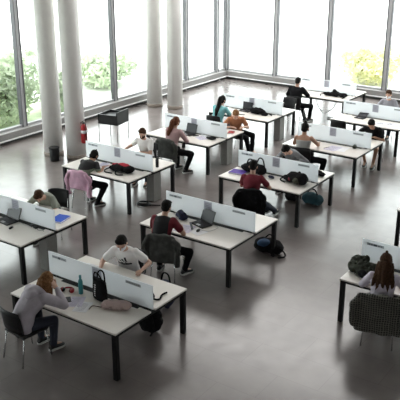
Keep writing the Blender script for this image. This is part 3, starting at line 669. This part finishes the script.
laptop('D1', 0.90, 0.60, R(-6), 'black open laptop on the left edge desk', 112, 1.1)
laptop('D3', 0.92, 0.56, R(-6), 'dark open laptop in front of the auburn ponytail')
laptop('D4', 0.84, 0.62, R(-2), 'small dark open laptop between teal top and black bag', 100, 0.95)
laptop('D5', 0.95, 0.58, R(-16), 'black open laptop on the centre desk', 110)
laptop('D9', 0.62, 0.56, R(-4), 'flat black laptop on the far right desk', 150, 0.8)

def mouse(d, u, v, label, m='black'):
    t = MB().loft([(V((0, -0.05, 0.012)), V((0.012, 0, 0)), V((0, 0, 0.010))), (V((0, -0.04, 0.016)), V((0.028, 0, 0)), V((0, 0, 0.015))), (V((0, 0.0, 0.019)), V((0.031, 0, 0)), V((0, 0, 0.018))), (V((0, 0.04, 0.015)), V((0.027, 0, 0)), V((0, 0, 0.014))), (V((0, 0.052, 0.012)), V((0.012, 0, 0)), V((0, 0, 0.010)))], 16)
    o = t.build('computer_mouse', m, None, at(d, u, v), (0, 0, 0.3)); tag(o, label, 'computer mouse', 'computer mice')
    MB().box((0, 0.022, 0.036), (0.006, 0.018, 0.006), bev=0.002).build('scroll_wheel', 'silver', o)
mouse('D5', 1.08, 0.30, 'black computer mouse on white paper in centre desk')
mouse('D1', 1.22, 0.42, 'black computer mouse beside the laptop on left edge desk')

def sheet(d, u, v, w_, h_, rz, m, label, name='paper_sheet', lines=True, z=0.0, grp='sheets of paper'):
    t = MB(); n = 6; vs = []; fs = []
    for top in (1, 0):
        for i in range(n + 1):
            for j in range(n + 1):
                x = (i / n - 0.5) * w_; y = (j / n - 0.5) * h_; vs.append((x, y, 0.0005 + 0.0012 * top + 0.004 * (i / n) ** 4))
    q = (n + 1) ** 2
    for i in range(n):
        for j in range(n):
            a = i * (n + 1) + j; fs.append((a, a + n + 1, a + n + 2, a + 1)); fs.append((q + a, q + a + 1, q + a + n + 2, q + a + n + 1))
    for k in range(n):
        for a, b in ((k, k + 1), (n * (n + 1) + k, n * (n + 1) + k + 1), (k * (n + 1), (k + 1) * (n + 1)), (k * (n + 1) + n, (k + 1) * (n + 1) + n)): fs.append((a, b, q + b, q + a))
    t.add(vs, fs); o = t.build(name, m, None, at(d, u, v, DH + z), (0, 0, rz)); tag(o, label, 'paper', grp)
    if lines:
        l = MB()
        for k in range(7): l.box((-0.02 * w_, (-0.36 + 0.11 * k) * h_, 0.0026), (w_ * (0.72 - 0.1 * (k % 3)), 0.006, 0.0008))
        l.build('written_lines', 'ink', o)
    return o
def book(d, u, v, rz, w_, h_, th, m, label, name='book', z=0.0, cat='book', pages=True):
    r = thing(name, label, cat, at(d, u, v, DH + z), rz)
    MB().box((0, 0, 0.002), (w_, h_, 0.004), bev=0.001).build('cover', m, r); MB().box((0, 0, th - 0.002), (w_, h_, 0.004), bev=0.001).build('cover', m, r)
    MB().box((-w_ / 2 + 0.003, 0, th / 2), (0.006, h_, th)).build('spine', m, r)
    if pages: MB().box((0.003, 0, th / 2), (w_ - 0.016, h_ - 0.014, th - 0.007)).build('pages', 'paper', r)
def open_book(d, u, v, rz, w_, h_, label):
    r = thing('open_book', label, 'book', at(d, u, v), rz)
    for q in (-1, 1):
        t = MB(); vs = []; fs = []; n = 8
        for i in range(n + 1):
            x = q * w_ / 2 * i / n; z = 0.006 + 0.020 * math.sin(PI * min(1, i / n + 0.12)) * (1 - i / n * 0.6)
            for y in (-h_ / 2, h_ / 2): vs += [(x, y, z), (x, y, 0.001)]
        for i in range(n):
            a = i * 4
            fs += [(a, a + 4, a + 6, a + 2), (a + 1, a + 3, a + 7, a + 5), (a, a + 1, a + 5, a + 4), (a + 2, a + 6, a + 7, a + 3)]
        fs += [(0, 2, 3, 1), (n * 4, n * 4 + 1, n * 4 + 3, n * 4 + 2)]
        t.add(vs, fs); t.build('page_block', 'paper', r)
        l = MB()
        for k in range(9): l.box((q * w_ * 0.27, (-0.38 + 0.095 * k) * h_, 0.0255), (w_ * 0.30, 0.004, 0.001))
        l.build('printed_lines', 'ink', r)
    MB().box((0, 0, 0.0008), (w_ + 0.012, h_ + 0.012, 0.0016)).build('cover', 'lilacp', r)
def bag(name, label, cat, loc, rz, m, blobs, straps=(), straph='blackc', extra=(), namp=0.02, vox=0.011, group=None, zip_=None):
    t = MB()
    for c, r_ in blobs: t.ell(c, r_)
    r = skin(t, name, m, None, vox, 4, namp, 11, loc=loc, rot=(0, 0, rz)); tag(r, label, cat, group)
    for s_ in straps: MB().tube(spline(s_, 6), 0.014, 8).build('strap', straph, r)
    for c, r_, mm in extra: q = MB().ell(c, r_); skin(q, 'pocket', mm, r, vox, 3, 0.015, 12)
    if zip_: MB().tube(spline(zip_, 6), 0.006, 6).build('zip', 'black', r)
    return r
# centre desk
bag('pouch', 'navy blue cloth pouch on centre desk beside the laptop', 'bag', at('D5', 0.50, 0.60), R(-20), 'navy', [((0, 0, 0.07), (0.13, 0.09, 0.075)), ((0.05, -0.01, 0.05), (0.11, 0.10, 0.055)), ((-0.06, 0.02, 0.10), (0.07, 0.06, 0.06))], zip_=[(-0.1, -0.06, 0.10), (0, -0.075, 0.135), (0.1, -0.07, 0.10)])
sheet('D5', 0.82, 0.26, 0.30, 0.34, R(10), 'lilacp', 'lilac tinted sheet in front of person with red sleeves')
book('D5', 0.86, 0.40, R(42), 0.035, 0.30, 0.02, 'stripd', 'dark grey pencil case strip lying on the lilac sheet', 'pencil_case', 0.007, 'pencil case', False)
sheet('D5', 1.08, 0.28, 0.30, 0.24, R(-14), 'paper', 'white sheet under the black mouse', z=-0.0005, lines=False)
o = MB().tube(spline([at('D5', 1.06, 0.36, 0.745), at('D5', 1.24, 0.40, 0.745), at('D5', 1.28, 0.62, 0.745), at('D5', 1.14, 0.70, 0.745)]), 0.004, 6).build('mouse_cable', 'gcable'); tag(o, 'thin grey cable looping from mouse to laptop', 'cable')
# backpack on the floor by the centre desk
bag('backpack', 'dark blue and black backpack on floor under right end of centre desk', 'backpack', at('D5', 1.72, 1.66, 0), R(10), 'blackc', [((0, 0, 0.14), (0.27, 0.19, 0.135)), ((0.14, -0.02, 0.12), (0.16, 0.16, 0.12)), ((-0.12, 0.02, 0.13), (0.17, 0.18, 0.13))],
    [[(0.18, -0.10, 0.20), (0.34, -0.12, 0.12), (0.36, -0.10, 0.02), (0.26, -0.2, 0.016)], [(-0.1, 0.1, 0.24), (-0.02, 0.12, 0.31), (0.08, 0.1, 0.25)]], extra=[((-0.04, -0.06, 0.19), (0.16, 0.12, 0.09), 'bpblue')])
# purple folder desk
book('D6', 0.24, 0.42, R(6), 0.34, 0.26, 0.03, 'purple', 'purple folder at left corner of desk behind centre', 'folder', cat='folder')
bag('handbag', 'black handbag with arched handles on purple folder desk', 'bag', at('D6', 0.53, 0.58), R(-10), 'blackc', [((0, 0, 0.12), (0.24, 0.12, 0.12)), ((-0.19, 0, 0.09), (0.16, 0.11, 0.09)), ((0.17, 0.0, 0.11), (0.15, 0.11, 0.11))], [[(-0.16, -0.05, 0.18), (-0.10, -0.06, 0.30), (0.02, -0.06, 0.31), (0.09, -0.05, 0.20)], [(0.02, 0.05, 0.20), (0.09, 0.06, 0.34), (0.19, 0.06, 0.33), (0.25, 0.05, 0.17)]])
bag('sunglasses_case', 'dark blue sunglasses case between handbag and black backpack', 'case', at('D6', 1.00, 0.50), R(-20), 'navy', [((0, 0, 0.03), (0.095, 0.045, 0.03)), ((0.02, 0, 0.032), (0.075, 0.042, 0.033))], namp=0.004, vox=0.007, zip_=[(-0.085, -0.02, 0.038), (0, -0.047, 0.033), (0.09, -0.02, 0.036)])
bag('backpack', 'black backpack slumped at right end of the purple folder desk', 'backpack', at('D6', 1.56, 0.54), R(-22), 'blackc', [((0, 0, 0.11), (0.25, 0.15, 0.115)), ((0.14, 0.02, 0.12), (0.16, 0.14, 0.12)), ((-0.16, -0.05, 0.07), (0.15, 0.11, 0.07))], [[(-0.2, -0.08, 0.09), (-0.31, -0.10, 0.05), (-0.30, -0.16, 0.015), (-0.14, -0.18, 0.015)], [(0, 0.04, 0.19), (0.04, 0.06, 0.24), (0.1, 0.05, 0.2)]], extra=[((-0.05, -0.10, 0.10), (0.07, 0.05, 0.05), 'maroon'), ((0.12, -0.10, 0.10), (0.09, 0.06, 0.07), 'olive')])
bag('pouch', 'black pouch at far right corner of the purple folder desk', 'bag', at('D6', 1.80, 1.22), R(30), 'blackc', [((0, 0, 0.05), (0.09, 0.08, 0.05)), ((-0.04, 0.06, 0.06), (0.08, 0.08, 0.06))], zip_=[(-0.06, -0.04, 0.08), (0, -0.07, 0.075), (0.06, -0.06, 0.06)])
def cup(d, u, v, label):
    r = thing('cup', label, 'cup', at(d, u, v), 0)
    MB().lathe([(0.026, 0), (0.03, 0.002), (0.037, 0.085), (0.039, 0.087)], n=24).build('body', 'paper', r); MB().lathe([(0.041, 0.087), (0.041, 0.093), (0.034, 0.098)], n=24).build('lid', 'paper', r)
cup('D6', 1.66, 1.02, 'white cup at right end of purple folder desk near the black pouch')
bag('gym_bag', 'dark teal bag on the floor under the purple folder desk', 'bag', at('D6', 1.52, 1.40, 0), R(-6), 'tealbag', [((0, 0, 0.13), (0.24, 0.17, 0.13)), ((0.12, 0, 0.12), (0.16, 0.16, 0.12))], [[(-0.12, 0, 0.24), (-0.04, 0.02, 0.33), (0.06, 0.02, 0.33), (0.14, 0, 0.24)]])
bag('shoulder_bag', 'black bag on floor left of the dark teal bag', 'bag', at('D6', 1.08, 1.36, 0), R(8), 'blackc', [((0, 0, 0.11), (0.20, 0.15, 0.11)), ((-0.06, 0, 0.14), (0.12, 0.12, 0.11))], [[(-0.12, 0, 0.2), (-0.04, 0.02, 0.30), (0.06, 0.02, 0.28), (0.12, 0, 0.17)]])
# red backpack desk
bag('backpack', 'red and black backpack lying on a white desk', 'backpack', at('D2', 1.36, 0.44), R(-4), 'blackc', [((0, 0, 0.08), (0.24, 0.15, 0.085)), ((0.16, 0.02, 0.08), (0.17, 0.14, 0.085)), ((-0.16, -0.02, 0.06), (0.16, 0.13, 0.065))], [[(-0.22, -0.1, 0.08), (-0.30, -0.2, 0.03), (-0.22, -0.27, 0.015), (-0.05, -0.24, 0.015)], [(-0.02, -0.13, 0.08), (0.05, -0.24, 0.03), (0.14, -0.25, 0.015), (0.22, -0.18, 0.02)]], extra=[((0.05, 0.03, 0.12), (0.20, 0.10, 0.065), 'bagred'), ((-0.18, 0.04, 0.09), (0.14, 0.05, 0.05), 'bagred')])
sheet('D2', 0.98, 0.52, 0.21, 0.30, R(-30), 'paper', 'white sheet right of person in green banded tee')
sheet('D2', 0.72, 0.58, 0.21, 0.30, R(14), 'lilacp', 'lilac tinted sheet near the screen on red backpack desk')
o = MB().tube([at('D2', 0.82, 0.50, 0.752), at('D2', 1.02, 0.62, 0.752)], 0.006, 8).build('pen', 'redband'); tag(o, 'red pen on papers of the red backpack desk', 'pen'); MB().tube([at('D2', 1.02, 0.62, 0.752), at('D2', 1.035, 0.629, 0.752)], [0.006, 0.001], 8).build('pen_tip', 'silver', o)
def bottle(d, u, v, m, h, rad, label, capm='black'):
    r = thing('water_bottle', label, 'bottle', at(d, u, v), 0, 'water bottles')
    MB().lathe([(rad * 0.85, 0), (rad, 0.008), (rad, h * 0.62), (rad * 0.9, h * 0.70), (rad * 0.5, h * 0.82), (rad * 0.45, h * 0.86)], n=24).build('body', m, r)
    MB().lathe([(rad * 0.52, h * 0.86), (rad * 0.55, h * 0.87), (rad * 0.52, h * 0.99), (rad * 0.4, h)], n=20).build('cap', capm, r)
bottle('D2', 1.80, 1.12, 'black', 0.26, 0.036, 'black water bottle at the end of red backpack desk')
bottle('D0', 0.86, 0.58, 'bottle', 0.30, 0.034, 'teal blue water bottle beside red headphones', 'bottle')
# laptop desk of ponytail
def phone(d, u, v, rz, label):
    o = MB().box((0, 0, 0.0045), (0.075, 0.155, 0.009), bev=0.004).build('phone', 'black', None, at(d, u, v), (0, 0, rz)); tag(o, label, 'phone', 'phones')
    MB().box((0, 0, 0.0095), (0.068, 0.145, 0.001)).build('display', 'screen', o)
phone('D3', 1.16, 0.56, R(-50), 'black phone right of the laptop by auburn ponytail')
sheet('D3', 1.40, 0.46, 0.21, 0.30, R(60), 'lilacp', 'lilac tinted sheet on desk right of the black phone')
sheet('D3', 1.36, 0.62, 0.21, 0.30, R(85), 'paper', 'white sheet close to the screen beyond the lilac one')
bag('pencil_case', 'black soft case on desk right of the papers by auburn ponytail', 'case', at('D3', 1.64, 0.52), R(-10), 'blackc', [((0, 0, 0.03), (0.15, 0.07, 0.03)), ((0.05, 0.03, 0.035), (0.10, 0.07, 0.035))], namp=0.008, zip_=[(-0.12, -0.03, 0.045), (0, -0.06, 0.05), (0.12, -0.04, 0.04)])
book('D3', 1.74, 1.30, R(20), 0.15, 0.21, 0.025, 'redband', 'dark red notebook at the right end beside person in rust top', 'notebook')
# small laptop desk
bag('shoulder_bag', 'black bag beside the small laptop on a far desk', 'bag', at('D4', 1.26, 0.56), R(-6), 'blackc', [((0, 0, 0.09), (0.19, 0.12, 0.09)), ((0.14, 0, 0.08), (0.15, 0.11, 0.08)), ((-0.12, 0, 0.08), (0.12, 0.10, 0.08)), ((0.28, -0.02, 0.04), (0.12, 0.09, 0.045))], [[(0.25, -0.03, 0.08), (0.38, 0.0, 0.06), (0.46, 0.06, 0.016), (0.40, 0.12, 0.016)]])
phone('D4', 0.98, 0.22, R(-70), 'black phone on the near edge of small laptop desk')
# papers desk
for k, (u, v, a) in enumerate(((1.18, 0.34, -6), (1.36, 0.40, 4))): sheet('D7', u, v, 0.30, 0.40, R(a), 'paper' if k else 'lilacp', ['lilac white sheet left of the pair in front of topknot person', 'white sheet right of the pair in front of topknot person'][k], lines=k == 0)
o = MB().tube([at('D7', 1.00, 0.22, 0.747), at('D7', 1.06, 0.38, 0.747)], 0.005, 8).build('pen', 'black'); tag(o, 'black pen beside the papers of topknot person', 'pen'); MB().tube([at('D7', 1.06, 0.38, 0.747), at('D7', 1.065, 0.393, 0.747)], [0.005, 0.001], 8).build('pen_tip', 'silver', o)
bag('pouch', 'small grey brown pouch right of white papers', 'bag', at('D7', 1.60, 0.62), R(40), 'olive', [((0, 0, 0.04), (0.06, 0.05, 0.04)), ((0.02, 0.03, 0.05), (0.045, 0.045, 0.045))], namp=0.006, vox=0.008, zip_=[(-0.04, -0.03, 0.06), (0, -0.045, 0.065), (0.05, -0.03, 0.055)])
# far right desk
for k, (u, v, a) in enumerate(((1.30, 0.34, 20), (1.56, 0.42, -12))): sheet('D9', u, v, 0.30, 0.22, R(a), 'paper', ['white sheet nearer the flat laptop on far right desk', 'white sheet at the far right desk end by frame edge'][k])
# farthest desk: black gear bag with straps, cables hanging below
bag('gear_bag', 'long black bag lying across the farthest desk', 'bag', at('D10', 1.42, 0.42), R(-4), 'blackc', [((0, 0, 0.08), (0.17, 0.11, 0.085)), ((-0.22, -0.03, 0.06), (0.17, 0.09, 0.06)), ((0.22, 0.03, 0.07), (0.19, 0.10, 0.07)), ((-0.02, 0.0, 0.15), (0.08, 0.07, 0.07))], [[(-0.35, -0.04, 0.05), (-0.46, -0.1, 0.03), (-0.4, -0.18, 0.016)], [(0.3, -0.02, 0.1), (0.4, -0.1, 0.06), (0.34, -0.2, 0.016)]])
for k, dz in enumerate((0.30, 0.36)):
    o = MB().tube(spline([at('D10', 0.98 + k * 0.06, 0.05, 0.66), at('D10', 1.06 + k * 0.04, 0.0, 0.50 - k * 0.05), at('D10', 1.28, -0.02, dz), at('D10', 1.55, 0.0, 0.46), at('D10', 1.66 - k * 0.05, 0.05, 0.66)]), 0.010, 8).build('hanging_cable', 'gcable')
    tag(o, 'grey cable sagging below the farthest desk, %s loop' % ('lower', 'upper')[k], 'cable')
r = thing('floor_socket', 'small floor socket with coiled cable below the farthest desk', 'socket', at('D10', 1.34, 0.50, 0), 0)
MB().box((0, 0, 0.012), (0.26, 0.20, 0.024), bev=0.006).build('plate', 'sill', r); MB().tube(spline([(-0.1, 0, 0.03), (-0.22, 0.1, 0.02), (-0.05, 0.16, 0.02), (0.16, 0.06, 0.03), (0.22, -0.08, 0.02), (0.02, -0.14, 0.02)]), 0.009, 8).build('cable', 'dark', r)
# left edge desk
book('D1', 1.62, 1.22, R(12), 0.24, 0.33, 0.03, 'blue', 'bright blue folder at right end of left edge desk', 'folder', cat='folder')
r = thing('power_adapter', 'black power adapter blocks at the foot of left edge screen', 'adapter', at('D1', 1.50, 0.69), R(-8))
for k in (-1, 1): MB().box((k * 0.06, 0, 0.018), (0.085, 0.06, 0.036), bev=0.008).build('block', 'black', r)
MB().tube(spline([(0.10, 0, 0.015), (0.18, -0.03, 0.006), (0.24, 0.02, 0.006), (0.30, 0.0, 0.006)]), 0.004, 6).build('cord', 'black', r)
o = MB().tube(spline([at('D1', 1.06, 0.68, 0.745), at('D1', 1.16, 0.70, 0.745), at('D1', 1.28, 0.66, 0.745), at('D1', 1.40, 0.69, 0.745)]), 0.004, 6).build('laptop_cable', 'gcable'); tag(o, 'thin cable from left edge laptop to power adapter', 'cable')
t = MB().ell((0, 0, 0.04), (0.07, 0.05, 0.04)).ell((0.04, 0.02, 0.05), (0.05, 0.04, 0.045)); o = skin(t, 'paper_tissue', 'paper', None, 0.009, 2, 0.03, 16, loc=at('D1', 0.76, 1.02)); tag(o, 'crumpled white tissue beside the sleeping head', 'tissue')
# nearest desk
r = thing('headphones', 'red headphones lying folded on nearest desk', 'headphones', at('D0', 0.66, 0.50), R(20))
MB().tube([(math.cos(PI * k / 14) * 0.085, 0.02 + math.sin(PI * k / 14) * 0.085, 0.022) for k in range(15)], 0.013, 8).build('headband', 'redband', r)
for q in (-1, 1): MB().ell((q * 0.075, 0.0, 0.034), (0.036, 0.048, 0.033)).build('ear_cup', 'redband', r); MB().ell((q * 0.056, -0.002, 0.034), (0.024, 0.040, 0.028)).build('ear_pad', 'black', r)
r = thing('tote_bag', 'black tote bag with white vertical lettering standing on nearest desk', 'bag', at('D0', 1.20, 0.62), R(-10))
t = MB().loft([(V((0, 0, 0.0)), V((0.145, 0, 0)), V((0, 0.055, 0))), (V((0, 0, 0.02)), V((0.155, 0, 0)), V((0, 0.062, 0))), (V((0, 0, 0.18)), V((0.155, 0, 0)), V((0, 0.052, 0))), (V((0, 0, 0.30)), V((0.150, 0, 0)), V((0, 0.030, 0))), (V((0, 0, 0.315)), V((0.146, 0, 0)), V((0, 0.026, 0)))], 28); t.build('body', 'blackc', r)
for y in (-0.028, 0.028): MB().tube(spline([(-0.085, y, 0.29), (-0.08, y * 1.2, 0.37), (-0.03, y * 1.6, 0.43), (0.04, y * 1.6, 0.42), (0.08, y * 1.1, 0.36), (0.085, y, 0.29)]), 0.011, 8).build('handle', 'blackc', r)
t = MB()
for k, (a, b) in enumerate(((0.03, 0.02), (0.026, 0.014), (0.03, 0.02), (0.022, 0.014), (0.03, 0.02), (0.028, 0.014))):
    z = 0.055 + k * 0.033; yy = -0.0605 + 0.0095 * max(0, (z - 0.1) / 0.12)
    t.box((-0.045, yy, z), (a, 0.003, 0.006)); t.box((-0.045 - a / 2 + 0.003, yy, z + 0.008), (0.006, 0.003, 0.016)); t.box((-0.045 + b / 2, yy, z + 0.010), (0.006, 0.003, 0.014))
t.build('lettering', 'paper', r)
sheet('D0', 0.98, 0.36, 0.21, 0.30, R(30), 'lilacp', 'lilac sheet left of the pair in front of the hoodie person')
sheet('D0', 1.16, 0.30, 0.21, 0.30, R(22), 'paper', 'white written sheet right of the pair on nearest desk', z=0.001)
phone('D0', 0.84, 0.34, R(50), 'phone lying between headphones and papers on nearest desk')
o = MB().tube(spline([at('D0', 1.28, 0.30, 0.746), at('D0', 1.26, 0.40, 0.746), at('D0', 1.38, 0.44, 0.746), at('D0', 1.46, 0.52, 0.746), at('D0', 1.56, 0.58, 0.746), at('D0', 1.44, 0.58, 0.746), at('D0', 1.34, 0.50, 0.746)]), 0.006, 8).build('headphone_cable', 'cable'); tag(o, 'dark reddish cable curled in front of black tote bag', 'cable')
t = MB().ell((0, 0, 0.04), (0.18, 0.12, 0.04)).ell((0.10, 0.04, 0.05), (0.13, 0.10, 0.05)).ell((-0.10, -0.03, 0.03), (0.12, 0.10, 0.035)); o = skin(t, 'scarf', 'blush', None, 0.01, 3, 0.03, 10, loc=at('D0', 1.54, 0.55)); tag(o, 'pale blush scarf heaped on nearest desk edge', 'scarf')
open_book('D0', 0.26, 1.22, R(12), 0.42, 0.30, 'open white book behind the screen of nearest desk')
bag('waist_bag', 'black strap bag at right end of nearest desk behind the screen', 'bag', at('D0', 1.66, 0.99), R(4), 'blackc', [((0, 0, 0.06), (0.13, 0.08, 0.06)), ((0.12, 0, 0.08), (0.10, 0.07, 0.08))], [[(0.14, 0, 0.05), (0.22, 0.03, 0.02), (0.26, 0.08, 0.016), (0.22, 0.2, 0.016), (0.24, 0.30, 0.016)], [(-0.1, 0, 0.06), (-0.2, 0.06, 0.03), (-0.3, 0.04, 0.016)]])
bag('backpack', 'black backpack on floor under the nearest desk right end', 'backpack', at('D0', 1.56, 1.30, 0), R(0), 'blackc', [((0, 0, 0.18), (0.20, 0.16, 0.18)), ((0.04, 0, 0.30), (0.15, 0.13, 0.13))], [[(0.1, -0.1, 0.36), (0.2, -0.18, 0.22), (0.14, -0.18, 0.06)]])
bag('shoulder_bag', 'black bag hanging behind the chair of the printed t-shirt person', 'bag', at('D0', 1.30, 2.02, 0), R(0), 'navy', [((0, 0, 0.22), (0.15, 0.12, 0.22)), ((0, 0, 0.36), (0.12, 0.10, 0.14))], [[(-0.1, 0, 0.42), (-0.05, 0, 0.6), (0.05, 0, 0.6), (0.1, 0, 0.42)]])
# right edge desk
bag('folded_jacket', 'dark green jacket heaped on the corner of right edge desk', 'jacket', at('D8', 0.19, 0.42), R(-28), 'dgreen', [((0, 0, 0.08), (0.26, 0.20, 0.08)), ((0.16, -0.03, 0.07), (0.20, 0.15, 0.07)), ((-0.16, 0.06, 0.09), (0.16, 0.15, 0.09))], extra=[((0.20, -0.14, 0.07), (0.12, 0.07, 0.06), 'blackc')], namp=0.06)

# ------------------------------------------------------------------ by the columns
r = thing('trash_bin', 'black round bin at the foot of the leftmost white column', 'bin', (-13.72, 12.97, 0), 0)
MB().lathe([(0.115, 0), (0.12, 0.005), (0.13, 0.33)], n=32).build('body', 'black', r); MB().lathe([(0.134, 0.325), (0.136, 0.33), (0.136, 0.355), (0.13, 0.36), (0.11, 0.358)], n=32).build('rim', 'chairb', r)
r = thing('fire_extinguisher', 'red fire extinguisher mounted on a white column', 'fire extinguisher', (-13.47 + 0.338, 13.51 - 0.03, 0.45), R(-5))
MB().lathe([(0.070, 0), (0.082, 0.015), (0.083, 0.40), (0.072, 0.45), (0.035, 0.485), (0.028, 0.50)], n=28).build('cylinder', 'red', r)
MB().box((0, 0, 0.52), (0.04, 0.05, 0.05), bev=0.008).box((0.0, -0.05, 0.56), (0.022, 0.13, 0.014), (0.25, 0, 0), bev=0.004).box((0.0, -0.05, 0.53), (0.022, 0.11, 0.012), bev=0.004).build('valve_handle', 'black', r)
MB().tube(spline([(0.02, 0.0, 0.52), (0.09, -0.02, 0.52), (0.105, -0.02, 0.42), (0.098, -0.02, 0.2), (0.094, -0.02, 0.1)]), 0.012, 8).build('hose', 'black', r)
MB().loft([(V((0, 0, z)), V((0.0842, 0, 0)), V((0, 0.0842, 0))) for z in (0.26, 0.34)], 28).build('label_band', 'paper', r)
MB().box((0, 0.09, 0.30), (0.05, 0.03, 0.06)).build('bracket', 'sill', r)
# open black box on tall thin legs
r = thing('box_stand', 'open black box on tall thin steel legs by the window', 'box stand', (-13.80, 15.36, 0), R(10))
W_, D_, z0, z1 = 0.62, 0.62, 0.49, 0.85
zl = z1 - 0.09
t = MB().box((0, 0, z0 + 0.015), (W_, D_, 0.03)).box((-W_ / 2 + 0.015, 0, (z0 + zl) / 2), (0.03, D_, zl - z0)).box((W_ / 2 - 0.015, 0, (z0 + z1) / 2), (0.03, D_, z1 - z0)).box((0, -D_ / 2 + 0.015, (z0 + zl) / 2), (W_, 0.03, zl - z0)).box((0, D_ / 2 - 0.015, (z0 + zl) / 2), (W_, 0.03, zl - z0)).box((0, 0, zl - 0.07), (W_ - 0.05, D_ - 0.05, 0.02))
t.build('box', 'black', r)
for sx in (-1, 1):
    for sy in (-1, 1): MB().tube([(sx * (W_ / 2 - 0.012), sy * (D_ / 2 - 0.012), 0), (sx * (W_ / 2 - 0.012), sy * (D_ / 2 - 0.012), z0)], 0.011, 8).build('leg', 'sill', r)
# dark loop on the floor beside a pedestal
r = thing('floor_cable_coil', 'dark coiled cable on the floor beyond the centre desk', 'cable', (-9.84, 11.82, 0), 0)
MB().tube([(math.cos(k * 0.35) * (0.17 - 0.001 * k), math.sin(k * 0.35) * (0.14 - 0.001 * k), 0.018 + 0.0006 * k) for k in range(56)], 0.014, 8).build('coil', 'black', r)
MB().tube(spline([(0.15, 0.02, 0.02), (0.26, 0.10, 0.012), (0.34, 0.16, 0.012)]), 0.012, 8).build('tail', 'black', r)
